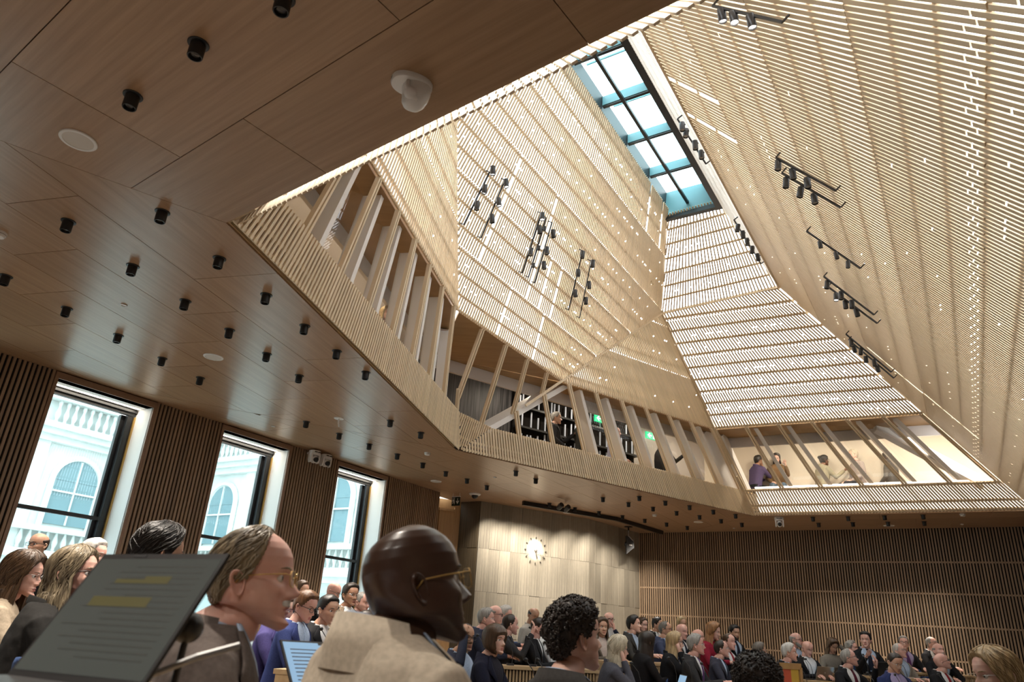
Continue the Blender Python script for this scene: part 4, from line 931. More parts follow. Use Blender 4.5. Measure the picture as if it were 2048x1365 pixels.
def cloth(c, rough=.85):
    key = 'cloth_%02x%02x%02x' % tuple(int(255*x) for x in c)
    if key not in CLOTH: CLOTH[key] = noisy(key, c, tuple(x*.82 for x in c), 90, rough, .15, (1, 1, 1), 2, .15)
    return CLOTH[key]
BLACKC, CHAR, NAVY, BLUE, GREYC, BEIGE, TAN, BROWN = (.014,.014,.016), (.035,.034,.036), (.022,.026,.045), (.035,.05,.16), (.09,.09,.095), (.55,.47,.37), (.24,.18,.13), (.085,.065,.055)
WHITEC, SKYB, LILAC, PURP, REDC, WINE = (.72,.72,.72), (.42,.52,.68), (.36,.30,.48), (.10,.03,.13), (.30,.02,.03), (.11,.015,.03)
ZH = np.array([-.118,-.113,-.102,-.088,-.07,-.055,-.035,-.015,0,.015,.03,.05,.07,.085,.1,.11,.1155,.118])
YF = np.array([.064,.078,.087,.083,.086,.085,.085,.083,.083,.089,.092,.090,.081,.069,.050,.031,.014,.0])
YB = np.array([-.020,-.026,-.040,-.052,-.064,-.074,-.086,-.094,-.098,-.101,-.102,-.099,-.091,-.079,-.060,-.038,-.017,.0])
WX = np.array([.026,.034,.044,.052,.058,.062,.066,.069,.071,.073,.075,.0755,.072,.065,.051,.033,.015,.0])
def sm(x): x = np.clip(x, 0, 1); return x*x*(3-2*x)
def head_grid(nt, nz, face=True, fat=0.0, scale=(1, 1, 1)):
    u = np.linspace(0, 1, nz); z = -.118 + .236*(.5 - .5*np.cos(np.pi*(u*.94 + .06*u*u)))/(.5 - .5*np.cos(np.pi*1.0))
    z = np.linspace(-.118, .118, nz); z = np.sign(z)*(.118*(1 - (1-np.abs(z)/.118)**1.18)); z[0] = -.118; z[-1] = .118
    t = np.linspace(0, 2*np.pi, nt, endpoint=False)
    yf, yb, w = np.interp(z, ZH, YF), np.interp(z, ZH, YB), np.interp(z, ZH, WX)
    w = w + fat*np.exp(-((z+.06)/.05)**2)
    Z, T = np.meshgrid(z, t, indexing='ij'); p = 2.25
    cx = np.sign(np.sin(T))*np.abs(np.sin(T))**(2/p); cy = np.sign(np.cos(T))*np.abs(np.cos(T))**(2/p)
    yc = -.008
    X = w[:, None]*cx; Y = yc*(1 - (np.abs(Z)/.118)**4) + np.where(cy > 0, (yf[:, None] - yc)*cy, (yc - yb[:, None])*cy)
    frontm = sm((np.cos(T) - .1)/.5)
    if face:
        nose = np.interp(Z, [-.053,-.047,-.041,-.034,-.02,-.005,.01,.02], [0,.013,.026,.0315,.023,.013,.006,0]); ns = np.interp(Z, [-.05,-.04,-.03,-.01,.015], [.016,.0145,.011,.0085,.010])
        Y = Y + frontm*nose*np.exp(-(X/ns)**2)
        for s_ in (-1, 1):
            Y = Y - frontm*.0115*np.exp(-((X - s_*.031)/.0155)**2 - ((Z - .000)/.0105)**2)
            Y = Y + frontm*.0045*np.exp(-((X - s_*.030)/.020)**2 - ((Z - .0205)/.0065)**2)
            Y = Y + frontm*.005*np.exp(-((X - s_*.047)/.018)**2 - ((Z + .026)/.016)**2); X = X + .003*s_*np.exp(-((X - s_*.06)/.02)**2 - ((Z + .02)/.02)**2)
            Y = Y + frontm*.0045*np.exp(-((X - s_*.014)/.006)**2 - ((Z + .041)/.006)**2)
        Y = Y + frontm*(.0055*np.exp(-(X/.021)**2 - ((Z + .0655)/.0042)**2) + .006*np.exp(-(X/.019)**2 - ((Z + .077)/.0048)**2) - .004*np.exp(-(X/.024)**2 - ((Z + .0715)/.0022)**2) - .003*np.exp(-(X/.02)**2 - ((Z+.088)/.005)**2) + .004*np.exp(-(X/.018)**2 - ((Z+.103)/.008)**2))
    k = .062*sm((-.045 - Z)/.073); Z2 = Z + k*(1 - np.cos(T))/2*.95
    return X*scale[0], Y*scale[1], Z2*scale[2], T, Z
def grid_faces(nr, nc, off=0, closed=True):
    f = []
    for i in range(nr-1):
        for k in range(nc if closed else nc-1):
            k2 = (k+1) % nc; f.append((off+i*nc+k, off+i*nc+k2, off+(i+1)*nc+k2, off+(i+1)*nc+k))
    return f
def ear_mesh(side, q):
    na, nr = (20, 7) if q > 1 else (10, 4); v = []; f = []
    prof = [(0, -.006), (.35, -.007), (.55, -.002), (.72, .001), (.86, .006), (.97, .004), (1.0, -.002), (.86, -.008)] if q > 1 else [(0, -.004), (.5, -.004), (.85, .005), (1.0, -.004)]
    for (r, h) in prof:
        for k in range(na):
            a = 2*math.pi*k/na; ex = .0165*r*math.cos(a)*(1.0 + .18*math.sin(a)); ez = .031*r*math.sin(a)
            if math.sin(a) < -.5: h2 = h*.5
            else: h2 = h
            py = -.016 + ex - ez*.18; pz = -.012 + ez
            v.append((side*(.0715 + .010 + h2*1.25 - ex*.42), py, pz))
    n = len(prof)
    for i in range(n-1):
        for k in range(na):
            k2 = (k+1) % na; a, b, c, d = i*na+k, i*na+k2, (i+1)*na+k2, (i+1)*na+k; f.append((a, b, c, d) if side > 0 else (d, c, b, a))
    return v, f
def hair_thick(style, T, Z, th):
    """hair depth over the scalp; negative where there is none"""
    a = np.abs((T + np.pi) % (2*np.pi) - np.pi); deg = np.degrees(a)
    if style == 'balding': line = np.interp(deg, [0, 60, 75, 90, 120, 180], [.3, .3, .035, -.012, -.055, -.066]); top = np.interp(deg, [0, 75, 110, 180], [.05, .05, .062, .075]); m = sm((Z - line)/.014)*sm((top - Z)/.018)
    elif style in ('receding',): line = np.interp(deg, [0, 30, 55, 70, 85, 100, 130, 180], [.104, .100, .092, .04, -.012, -.018, -.06, -.07]); m = sm((Z - line)/.014)
    elif style == 'bob': line = np.interp(deg, [0, 25, 40, 52, 62, 180], [.040, .036, .03, -.03, -.125, -.125]); m = sm((Z - line)/.010)
    elif style in ('long', 'bun', 'wavy'): line = np.interp(deg, [0, 25, 50, 62, 80, 100, 180], [.082, .076, .048, .0, -.03, -.09, -.125]); m = sm((Z - line)/.012)
    else: line = np.interp(deg, [0, 25, 45, 60, 72, 84, 98, 112, 140, 180], [.080, .078, .074, .050, .020, -.012, .006, -.030, -.065, -.076]); m = sm((Z - line)/.013)
    return th*m - .006*(1 - m), m
def combed(mb, P, D, tk, m, n_str, rr, style, seed):
    """hair locks that lie on the scalp shell, combed down and back along it"""
    nz, nt = m.shape; idx = [(i, k) for i in range(nz) for k in range(nt) if m[i, k] > .55]
    for _ in range(n_str):
        i, k = rr.choice(idx); pts = []; lift = rr.uniform(-.001, .004)
        if style == 'curly':
            q = P[i, k] + D[i, k]*(tk[i, k] - .004); ph = rr.uniform(0, 6.3); d = D[i, k]; a = un(np.cross(d, A3(.3, .2, .9))); b = np.cross(d, a)
            for j in range(6): pts.append(q + d*(.0028*j) + (a*math.cos(ph + j*1.2) + b*math.sin(ph + j*1.2))*.0055)
            mb.tube(pts, [.0032, .0036, .0034, .003, .0022, .0012], 5, 0, False); continue
        dk = (1 if (k < nt/2) else -1)*rr.uniform(.1, .9)*nt/110.0; ii, kk = float(i), float(k)
        steps = 10 if style in ('long', 'wavy') else 6; st = nz*(.055 if style in ('long', 'wavy') else .030); end = None
        for j in range(steps):
            i2 = int(round(ii)); k2 = int(round(kk)) % nt
            if i2 < 1 or m[i2, k2] < .2: break
            pts.append(P[i2, k2] + D[i2, k2]*(tk[i2, k2] + lift)); ii -= st; kk += dk*3
            end = k2
        if style in ('long', 'wavy') and pts:
            p = pts[-1].copy(); a = math.atan2(p[0], p[1] + .008); sgn = 1 if a > 0 else -1; a = sgn*max(abs(a), R(72)); low = -.30 if style == 'long' else -.22; z = min(p[2], .0) - .02
            ph = rr.uniform(0, 6.3); out = rr.uniform(.0, .010)
            while z > low + rr.uniform(0, .06):
                fall = max(0, -z - .05); tap = 1 - .12*sm((-z - .2)/.12)
                pts.append(A3(math.sin(a)*(.088 + out + fall*.12)*tap + .004*math.sin(ph + z*40), math.cos(a)*(.114 + out + fall*.05)*tap - .008 + .004*math.cos(ph + z*33), z)); z -= .035; a += sgn*rr.uniform(-.02, .05)
        if len(pts) > 2:
            n = len(pts); mb.tube(pts, [.0030*(1 - .6*(j/(n-1))) for j in range(n)], 4, 0, False)
def make_head(q, sk, hs, hc, beard=None, glasses=None, fat=0.0, brow=True, extra_strands=0, seed=1, eyes=True):
    """returns (body MB, hair MB or None, glasses dict) in head space: centre of the head at the origin, face towards +y"""
    nt, nz = {0: (26, 26), 1: (44, 46), 2: (110, 110)}[q]; rr = random.Random(seed)
    X, Y, Z, T, Z0 = head_grid(nt, nz, True, fat); v = np.stack([X, Y, Z], -1).reshape(-1, 3); f = grid_faces(nz, nt)
    f.append(tuple(range(nt))[::-1]); f.append(tuple(range((nz-1)*nt, nz*nt)))
    mi = []
    for fc in f:
        c = v[list(fc)].mean(0); lip = abs(c[0]) < .023 - abs(c[2] + .0715)*.9 and abs(c[2] + .0715) < .0105 and c[1] > .05
        mi.append(1 if lip else 0)
    body = MB(); body.v = [tuple(p) for p in v]; body.f = [tuple(x) for x in f]; body.mi = mi
    for s_ in (-1, 1):
        ev, ef = ear_mesh(s_, q); body.add(ev, ef, 0)
        if q > 0 and eyes:
            k0 = len(body.f); body.sphere((s_*.031, .0648, .0005), .0120, 12, 8, 2)
            vv = np.array(body.v)
            for i in range(k0, len(body.f)):
                c = vv[list(body.f[i])].mean(0)
                if (c[0] - s_*.031)**2 + (c[2] - .0005)**2 < .0055**2 and c[1] > .07: body.mi[i] = 3
    hair = None
    if hs != 'bald':
        th = dict(short=.013, crew=.006, balding=.008, receding=.008, bob=.026, long=.020, bun=.014, wavy=.028, thick=.018, curly=.015).get(hs, .012)
        X2, Y2, Z2, T2, Z02 = head_grid(nt, nz, False, fat); P = np.stack([X2, Y2, Z2], -1); C_ = A3(0, -.008, .0); D = P - C_; D /= np.linalg.norm(D, axis=-1, keepdims=True)
        st = 'short' if hs in ('crew', 'thick', 'curly') else hs
        tk, m = hair_thick(st, T2, Z02, th)
        if hs in ('short', 'thick', 'curly', 'wavy'): tk = tk + m*.008*sm((Z02 - .03)/.08)
        amp = dict(crew=.0008, curly=.007, wavy=.006, thick=.004, long=.003, bob=.002).get(hs, .002); sc_ = dict(curly=70).get(hs, 38)
        for i in range(nz):
            for k in range(nt):
                if m[i, k] > .3:
                    p = P[i, k]*sc_; tk[i, k] += amp*noise.noise(Vector((p[0] + seed, p[1], p[2]*.35)))
        HV = (P + D*tk[..., None]).reshape(-1, 3); hair = MB(); hair.v = [tuple(p) for p in HV]; hair.f = grid_faces(nz, nt) + [tuple(range((nz-1)*nt, nz*nt))]; hair.mi = [0]*len(hair.f)
        if hs in ('long', 'wavy'):
            na, nzz = (40, 26) if q > 1 else (18, 10); low = -.30 if hs == 'long' else -.22
            outer = []; inner = []
            for i in range(nzz):
                zz_ = .03 + (low - .03)*i/(nzz-1); fall = max(0, -zz_ - .05)
                for k in range(na):
                    a = R(68) + (2*math.pi - 2*R(68))*k/(na-1); wv = .007*noise.noise(Vector((math.sin(a)*7 + seed, math.cos(a)*7, zz_*9))) + .004*math.sin(a*23 + zz_*30)
                    rx, ry = .086 + wv + fall*.12, .112 + wv + fall*.05
                    tap = 1 - .12*sm((-zz_ - .2)/.12)
                    outer.append((math.sin(a)*rx*tap, math.cos(a)*ry*tap - .008, zz_ + .01*noise.noise(Vector((k*.9, seed, 0)))*(i/(nzz-1))*3)); inner.append((math.sin(a)*(rx-.022)*tap, math.cos(a)*(ry-.022)*tap - .008, zz_))
            o0 = len(hair.v); hair.v += outer + inner; n_ = na*nzz
            ff = grid_faces(nzz, na, o0, False) + [tuple(reversed(x)) for x in grid_faces(nzz, na, o0 + n_, False)]
            for i in range(nzz-1):
                for kk in (0, na-1): a_, b_ = o0 + i*na + kk, o0 + (i+1)*na + kk; ff.append((a_, b_, b_ + n_, a_ + n_) if kk else (b_, a_, a_ + n_, b_ + n_))
            for k in range(na-1): a_ = o0 + (nzz-1)*na + k; ff.append((a_, a_ + n_, a_ + n_ + 1, a_ + 1))
            hair.f += ff; hair.mi += [0]*len(ff)
        if hs == 'bun': hair.sphere((0, -.115, .055), (.042, .036, .038), 12, 8)
        if extra_strands: combed(hair, P, D, tk, m, extra_strands, rr, hs, seed)
    if hair is None: hair = MB()
    if brow:
        for s_ in (-1, 1): hair.tube([(s_*(.016 + .011*i), .0905 - .0026*i*i*.8, .0205 + .0035*math.sin(i*.9)) for i in range(4)], [.0022, .0032, .003, .0012], 6)
    if beard:
        i0 = [i for i in range(nz) if True]; X2, Y2, Z2, T2, Z02 = head_grid(nt, nz, True, fat); P = np.stack([X2, Y2, Z2], -1); C_ = A3(0, -.01, -.02); D = P - C_; D /= np.linalg.norm(D, axis=-1, keepdims=True)
        a = np.degrees(np.abs((T2 + np.pi) % (2*np.pi) - np.pi))
        if beard == 'full': m = sm((-.052 - Z02 + .0007*(a - 40))/.014)*sm((88 - a)/12)*(1 - np.exp(-(X2/.019)**2 - ((Z02 + .072)/.008)**2)); t_ = .010
        elif beard == 'stubble': m = sm((-.052 - Z02 + .0007*(a - 40))/.014)*sm((88 - a)/12)*(1 - np.exp(-(X2/.02)**2 - ((Z02 + .072)/.008)**2)); t_ = .0035
        else: m = np.exp(-(X2/.030)**4 - ((Z02 + .0565)/.0080)**4)*(np.cos(T2) > 0); t_ = .0085
        tk = t_*m - .006*(1-m); HV = (P + D*tk[..., None]).reshape(-1, 3); bd = MB(); bd.v = [tuple(p) for p in HV]; bd.f = grid_faces(nz, nt); bd.mi = [0]*len(bd.f)
    else: bd = None
    gl = None
    if glasses:
        fr = MB(); ln = MB(); r = .0235; sq = 3.2; wire = glasses in ('gold', 'steel', 'clear'); tr = .0011 if wire else .0021
        for s_ in (-1, 1):
            ring = []
            for k in range(25):
                a = 2*math.pi*k/24; ring.append((s_*.032 + .0245*math.copysign(abs(math.cos(a))**(2/sq), math.cos(a)), .1005 - .004*abs(math.cos(a))*(1 if math.cos(a)*s_ > 0 else .2), -.002 + .0185*math.copysign(abs(math.sin(a))**(2/sq), math.sin(a))))
            if glasses != 'clear': fr.tube(ring, tr, 6, 0, False)
            ln.add(ring[:-1], [tuple(range(24))])
            fr.tube([(s_*.056, .097, .006), (s_*.074, .088, .008), (s_*.0785, .04, .007), (s_*.079, -.008, .004), (s_*.078, -.024, -.012)], tr*1.15, 6)
        fr.tube([(-.009, .1015, .002), (0, .104, .005), (.009, .1015, .002)], tr, 6)
        gl = (fr, ln)
    return body, hair, bd, gl
def hand(mb, w_, d, nrm, side, q, curl=.5, s=1.0, mi=0):
    """wrist point, direction of the fingers, back-of-hand normal"""
    d = un(d); nrm = un(nrm - d*np.dot(nrm, d)); x = np.cross(d, nrm)*side; seg = 8 if q > 1 else 5
    mb.tube([w_ - d*.03*s, w_ + d*.01*s, w_ + d*.045*s, w_ + d*.088*s], [(.026*s, .019*s)]*1 + [(.030*s, .017*s), (.040*s, .015*s), (.036*s, .011*s)] if False else [.021*s, .022*s, .026*s, .022*s], 8, mi)
    rad = [.0085, .0092, .0088, .0075]; ln_ = [.070, .079, .074, .058]
    for i in range(4):
        o = w_ + d*.082*s + x*((i - 1.5)*-.019)*s; l = ln_[i]*s; pts = [o - d*.02*s, o]; dd = d.copy(); c = curl*(1 + .1*i)
        for j, fr_ in enumerate((.45, .32, .23)):
            dd = un(dd*math.cos(c*.9) - nrm*math.sin(c*.9)); o = o + dd*l*fr_; pts.append(o)
        mb.tube(pts, [rad[i]*s, rad[i]*s, rad[i]*.95*s, rad[i]*.85*s, rad[i]*.6*s], seg, mi)
    o = w_ + d*.02*s + x*.024*s; t = un(d*.7 + x*.6 - nrm*.35); mb.tube([o, o + t*.035*s, o + un(t + d*.4)*.06*s, o + un(t + d*.6 - nrm*.2*curl)*.083*s], [.0125*s, .011*s, .0095*s, .006*s], seg, mi)
TOR = [(0.0,.175,.130,.0), (.10,.172,.125,.0), (.22,.178,.122,.0), (.34,.195,.125,.004), (.43,.208,.122,.0), (.49,.205,.110,-.008), (.53,.180,.095,-.016), (.56,.135,.080,-.024), (.583,.088,.068,-.03), (.60,.066,.062,-.032)]
def torso_ring(z, off=0.0, wide=1.0):
    T_ = np.array(TOR); return np.interp(z, T_[:,0], T_[:,1])*wide + off, np.interp(z, T_[:,0], T_[:,2]) + off, np.interp(z, T_[:,0], T_[:,3])
def torso_pt(t, z, off, lean, wide=1.0):
    w_, d_, yc = torso_ring(z, off, wide); p = 2.5
    return A3(w_*math.copysign(abs(math.sin(t))**(2/p), math.sin(t)), yc + d_*math.copysign(abs(math.cos(t))**(2/p), math.cos(t)) + z*math.tan(lean), z)
def remesh(mb, voxel, m, name, smooth_it=3):
    me = mb.me(name, m); o = bpy.data.objects.new('tmp', me); COL.objects.link(o)
    md = o.modifiers.new('r', 'REMESH'); md.mode = 'VOXEL'; md.voxel_size = voxel; md.use_smooth_shade = True
    s_ = o.modifiers.new('s', 'SMOOTH'); s_.iterations = smooth_it; s_.factor = .5
    dg = bpy.context.evaluated_depsgraph_get(); out = bpy.data.meshes.new_from_object(o.evaluated_get(dg)); out.name = name
    bpy.data.objects.remove(o, do_unlink=True); bpy.data.meshes.remove(me)
    out.materials.clear(); out.materials.append(m); out.polygons.foreach_set('use_smooth', np.ones(len(out.polygons), dtype=bool)); out.polygons.foreach_set('material_index', np.zeros(len(out.polygons), dtype=np.int32)); out.update(); return out
ARMS = dict(   # per arm: elbow, wrist, hand direction, back-of-hand normal, curl   (x is outward, y forward, z above the seat)
    desk=((.255,.14,.27), (.13,.39,.305), (-.35,.93,-.05), (0,.1,1), .35), type=((.245,.15,.27), (.10,.40,.315), (-.15,.98,.0), (0,.1,1), .55),
    chin=((.16,.30,.30), (.035,.165,.56), (-.15,-.15,.97), (.3,.9,.1), .9), cheek=((.19,.28,.30), (.085,.12,.60), (-.1,-.25,.96), (.9,.2,0), .75),
    raise_=((.27,.20,.36), (.20,.30,.62), (-.1,.25,.96), (.3,.9,-.2), .5), lap=((.25,.02,.24), (.12,.26,.10), (-.4,.9,-.1), (0,.2,1), .4), fore=((.25,.30,.24), (.20,.60,.30), (.1,.95,.1), (0,.2,1), .45),
    reach=((.27,.12,.30), (.22,.36,.51), (-.1,.93,.2), (0,.2,1), .45),
    side=((.25,-.02,.25), (.24,.03,.02), (0,.1,-1), (1,0,0), .35), palm=((.23,.20,.28), (.20,.42,.46), (0,.85,.5), (0,.5,-.85), .25), head=((.27,.20,.50), (.10,.10,.74), (-.5,-.3,.8), (.6,.6,.3), .7))
CHAIRM = {}
M_CHAIRB = noisy('blue_upholstery', (.030, .062, .16), (.022, .048, .13), 120, .9, .2); M_SILV = mat('chair_alu', (.45, .45, .46), .35, .8)
def chair(loc, rz, seat_h, label, group):
    if not CHAIRM:
        cs = MB(); n = 22
        def rr_ring(a, b, z, oy=0, sq=4.0): return [(a*math.copysign(abs(math.cos(2*math.pi*k/n))**(2/sq), math.cos(2*math.pi*k/n)), oy + b*math.copysign(abs(math.sin(2*math.pi*k/n))**(2/sq), math.sin(2*math.pi*k/n)), z) for k in range(n)]
        cs.add(*loft([rr_ring(.20,.20,-.075), rr_ring(.235,.235,-.06), rr_ring(.24,.24,-.02), rr_ring(.22,.22,-.002)])); CHAIRM['seat'] = cs.me('seat', M_CHAIRB, True)
        bk = MB(); rg = []
        for (z, w_, y) in ((.03,.16,-.225), (.06,.205,-.23), (.18,.225,-.24), (.31,.215,-.26), (.40,.17,-.275), (.42,.12,-.28)):
            rg.append([(w_*math.copysign(abs(math.cos(2*math.pi*k/n))**.6, math.cos(2*math.pi*k/n)), y - .03*abs(math.cos(2*math.pi*k/n))**2*-1 + .024*math.sin(2*math.pi*k/n), z) for k in range(n)])
        bk.add(*loft(rg)); CHAIRM['backrest'] = bk.me('backrest', M_CHAIRB, True)
        sp2 = MB(); sp2.tube([(0,-.10,-.07), (0,-.25,-.06), (0,-.27,.12)], .018, 8); CHAIRM['back_bracket'] = sp2.me('back_bracket', M_SILV)
        CHAIRM['post'] = MB().lathe([(.026, -.40), (.026, -.22), (.019, -.22), (.019, -.07)], 12).me('post', M_SILV)
        for k in range(1): 
            b = MB(); b.tube([(0,0,-.385), (.14,0,-.395), (.27,0,-.42)], [.022,.018,.013], 8); b.sphere((.27,0,-.435), .024, 10, 6); CHAIRM['leg'] = b.me('leg', M_SILV)
    o = empty('office_chair', loc, rz, label, 'chair', group); f_ = max(.6, seat_h/.46)
    for nm in ('seat', 'backrest', 'back_bracket'): link(nm, CHAIRM[nm], o, Matrix.Translation((0, 0, seat_h)))
    link('post', CHAIRM['post'], o, Matrix.Translation((0, 0, seat_h)) @ Matrix.Diagonal((1, 1, f_, 1)))
    for k in range(5): link('leg', CHAIRM['leg'], o, Matrix.Translation((0, 0, seat_h*1.0)) @ Matrix.Rotation(2*math.pi*k/5 + .3, 4, 'Z') @ Matrix.Diagonal((1, 1, f_, 1)))
    return o
PEOPLE = []
def person(label, hx, hy, hp, yaw, pitch=0, roll=0, sk='fair', hair=('short', 'dark'), top=CHAR, shirt=WHITEC, tie=None, glasses=None, beard=None, arms=('desk', 'desk'), lean=.10, tyaw=None, q=0, floor=None, stand=False,
           pos=None, fat=0.0, strandn=0, wide=1.0, open_=True, trous=BLACKC, group=None, nochair=False, hscale=1.0, collar=True, hz=.715):
    hc = np.asarray(pos, float) if pos is not None else atd(hx, hy, .25*FPX/hp)
    if tyaw is None: tyaw = yaw
    seed = len(PEOPLE) + 1; lz = R(-tyaw)                       # heading: 0 away from the lens, 90 to its right
    # torso space: origin at the hips, +y forward
    HZ = hz; hoff = A3(0, .035 + HZ*math.tan(lean)*.93, HZ)
    c, s_ = math.cos(lz), math.sin(lz); rotp = lambda p: A3(c*p[0] - s_*p[1], s_*p[0] + c*p[1], p[2])
    hip = hc - rotp(hoff)
    if floor is None: floor = -.12
    seat_h = hip[2] - floor
    root = empty('person', (hip[0], hip[1], floor), lz, label, 'person', group)
    T_ = Matrix.Translation((0, 0, seat_h))
    # ---- head
    hb, hh, bd, gl = make_head(q, sk, hair[0], hair[1], beard, glasses, fat, True, strandn, seed)
    dy = R(-(yaw - tyaw)); MH = Matrix.Translation((float(hoff[0]), float(hoff[1]), float(hoff[2]) + seat_h)) @ Matrix.Rotation(dy, 4, 'Z') @ Matrix.Rotation(R(pitch), 4, 'X') @ Matrix.Rotation(R(roll), 4, 'Y')
    if hscale != 1: MH = MH @ Matrix.Scale(hscale, 4)
    MHn = np.array(MH)
    def xf(pts): P = np.array(pts, float).reshape(-1, 3); return P @ MHn[:3, :3].T + MHn[:3, 3]
    body = MB(); body.v = [tuple(p) for p in xf(hb.v)]; body.f = hb.f; body.mi = hb.mi
    up = lambda p: A3(p[0], p[1], p[2] + seat_h)
    nk = xf([(0, -.020, -.055), (0, -.030, -.10)]); base = up(A3(0, -.032 + .60*math.tan(lean), .575)); b0 = up(A3(0, -.03 + .5*math.tan(lean), .48))
    body.tube([nk[0], nk[1], nk[1]*.45 + base*.55, base, b0], [.050 + fat*.5, .055 + fat*.6, .056 + fat*.3, .060, .058], 20 if q else 12, 0)
    # body under the clothes
    seg = 24 if q else 16; rings = [[torso_pt(2*math.pi*k/seg, z, -.022, lean, wide) + A3(0,0,seat_h) for k in range(seg)] for z, *_ in TOR[:9]]
    body.add(*loft(rings), 0)
    jk = MB(); seg = 28 if q else 18
    jk.add(*loft([[torso_pt(2*math.pi*k/seg, z, .0, lean, wide) for k in range(seg)] for z, *_ in (TOR if not collar else TOR[:-1])]))
    for si, side in ((0, -1), (1, 1)):
        el, wr, hd_, hn, cu = ARMS[arms[si]]
        fl = lambda p: A3(p[0]*side*(wide if abs(p[0]) > .15 else 1), p[1] + (p[2]*math.tan(lean) if p[2] > 0 else 0)*.8, p[2])
        sh = A3(side*.172*wide, -.012 + .50*math.tan(lean), .492); e_, w_ = fl(el), fl(wr)
        jk.tube([sh + A3(-side*.03, 0, .005), sh, sh*.5 + e_*.5 + A3(side*.008, 0, 0), e_, e_*.45 + w_*.55, w_], [.058, .066, .058, .050, .043, .037], 14)
        body.tube([up(sh), up(e_), up(w_)], [.045, .036, .026], 10, 0)
        hb2 = MB(); hand(hb2, w_ + un(w_ - e_)*.012, A3(hd_[0]*side, hd_[1], hd_[2]), A3(hn[0]*side, hn[1], hn[2]), side, q, cu); body.add([up(np.array(p)) for p in hb2.v], hb2.f, 0)
        if open_ and collar:   # shirt cuff
            pass
    o = body.build('body', [SKINS[sk], LIPS[sk], M_EYEW, M_IRIS], root, True)
    jm = remesh(jk, {0: .017, 1: .014, 2: .008}[q], cloth(top), 'jacket' if open_ else 'top', 2)
    if q == 2:
        nv = len(jm.vertices); co = np.zeros(nv*3); jm.vertices.foreach_get('co', co); co = co.reshape(-1, 3); no = np.zeros(nv*3); jm.vertices.foreach_get('normal', no); no = no.reshape(-1, 3)
        dsp = np.array([.006*noise.noise(Vector((p[0]*7 + seed, p[1]*7, p[2]*11))) + .003*noise.noise(Vector((p[0]*22, p[1]*22 + seed, p[2]*26))) for p in co]); co += no*dsp[:, None]; jm.vertices.foreach_set('co', co.ravel()); jm.update()
    J = link('jacket' if open_ else 'top', jm, root, T_)
    if not stand:
        tr = MB()
        for side in (-1, 1): tr.tube([(side*.09,.0,.02), (side*.11,.22,.02), (side*.12,.42,.0), (side*.12,.45,-.06), (side*.12,.44,-seat_h+.09)], [.095,.085,.072,.065,.05], 10)
        tr.add(*loft([[torso_pt(2*math.pi*k/16, z, -.004, 0, wide) + A3(0,0,dz) for k in range(16)] for z, dz in ((0,-.07),(0,0),(.10,0))]))
        tr.build('trousers', cloth(trous), root, True, mw=T_)
        sh = MB()
        for side in (-1, 1): sh.sphere((side*.12, .50, .045), (.045, .13, .045), 10, 6)
        sh.build('shoes', M_BLACK, root, True)
    else:
        tr = MB()
        for side in (-1, 1): tr.tube([(side*.09,.0,.06), (side*.095,.02,-.4), (side*.10,.0,-seat_h+.08)], [.10,.07,.05], 10)
        tr.build('trousers', cloth(trous), root, True, mw=T_)
        sh = MB()
        for side in (-1, 1): sh.sphere((side*.10, .06, .045), (.045, .13, .045), 10, 6)
        sh.build('shoes', M_BLACK, root, True)
    # ---- shirt front, lapels, collar, tie
    def patch(a_of_z, zs, off, nn=7, both=False):
        v = []; f = []
        for z in zs:
            a0, a1 = a_of_z(z)
            for k in range(nn): v.append(torso_pt(a0 + (a1-a0)*k/(nn-1), z, off, lean, wide))
        nz_ = len(zs); n0 = len(v); v += [p - A3(0, .006, 0) for p in v]
        f = grid_faces(nz_, nn, 0, False) + [tuple(reversed(x)) for x in grid_faces(nz_, nn, n0, False)]
        for i in range(nz_-1): f.append((i*nn, (i+1)*nn, n0+(i+1)*nn, n0+i*nn)); f.append((i*nn+nn-1, n0+i*nn+nn-1, n0+(i+1)*nn+nn-1, (i+1)*nn+nn-1))
        return v, [tuple(reversed(x)) for x in f]
    if open_:
        zlo = .24; zs = list(np.linspace(zlo, .590, 14)); av = lambda z: .06 + .62*sm((z - zlo)/.36)
        MB().add(*patch(lambda z: (-av(z), av(z)), zs, .007)).build('shirt', cloth(shirt), root, True, mw=T_)
        for sg_ in (-1, 1):
            MB().add(*patch(lambda z: tuple(sorted((sg_*av(z)*.93, sg_*(av(z) + .16 + .30*math.exp(-((z-.47)/.05)**2))))), list(np.linspace(zlo, .575, 12)), .0135, 4)).build('lapel', cloth(top), root, True, mw=T_)
        if tie: MB().add(*patch(lambda z: (-(.075 + .10*sm((.50 - z)/.26) + .05*sm((z-.555)/.02)), (.075 + .10*sm((.50 - z)/.26) + .05*sm((z-.555)/.02))), list(np.linspace(zlo + .02, .578, 10)), .0125, 4)).build('tie', cloth(tie, .5), root, True, mw=T_)
    if collar:
        cl = MB(); n = 32; cz = .578; gapa = .30 if open_ else 0.0; rg = [[], [], [], []]
        for k in range(n+1):
            a = gapa + (2*math.pi - 2*gapa)*k/n; dirv = A3(math.sin(a), math.cos(a)*1.02, 0); cy_ = -.03 + cz*math.tan(lean)
            hgt = .022 - .006*(1 - math.cos(a))/2
            for j, (r_, z_) in enumerate(((.076, -.02), (.0715, hgt*.8), (.068, hgt), (.064, -.02))): rg[j].append(A3(0, cy_, cz) + dirv*r_ + A3(0, 0, z_ - .022*math.cos(a)))
        v = [p for r_ in rg for p in r_]; m_ = n+1; f = []
        for j in range(3):
            for k in range(n): f.append((j*m_+k, j*m_+k+1, (j+1)*m_+k+1, (j+1)*m_+k))
        cl.add(v, f); cl.build('collar', cloth(shirt if open_ else top), root, True, mw=T_)
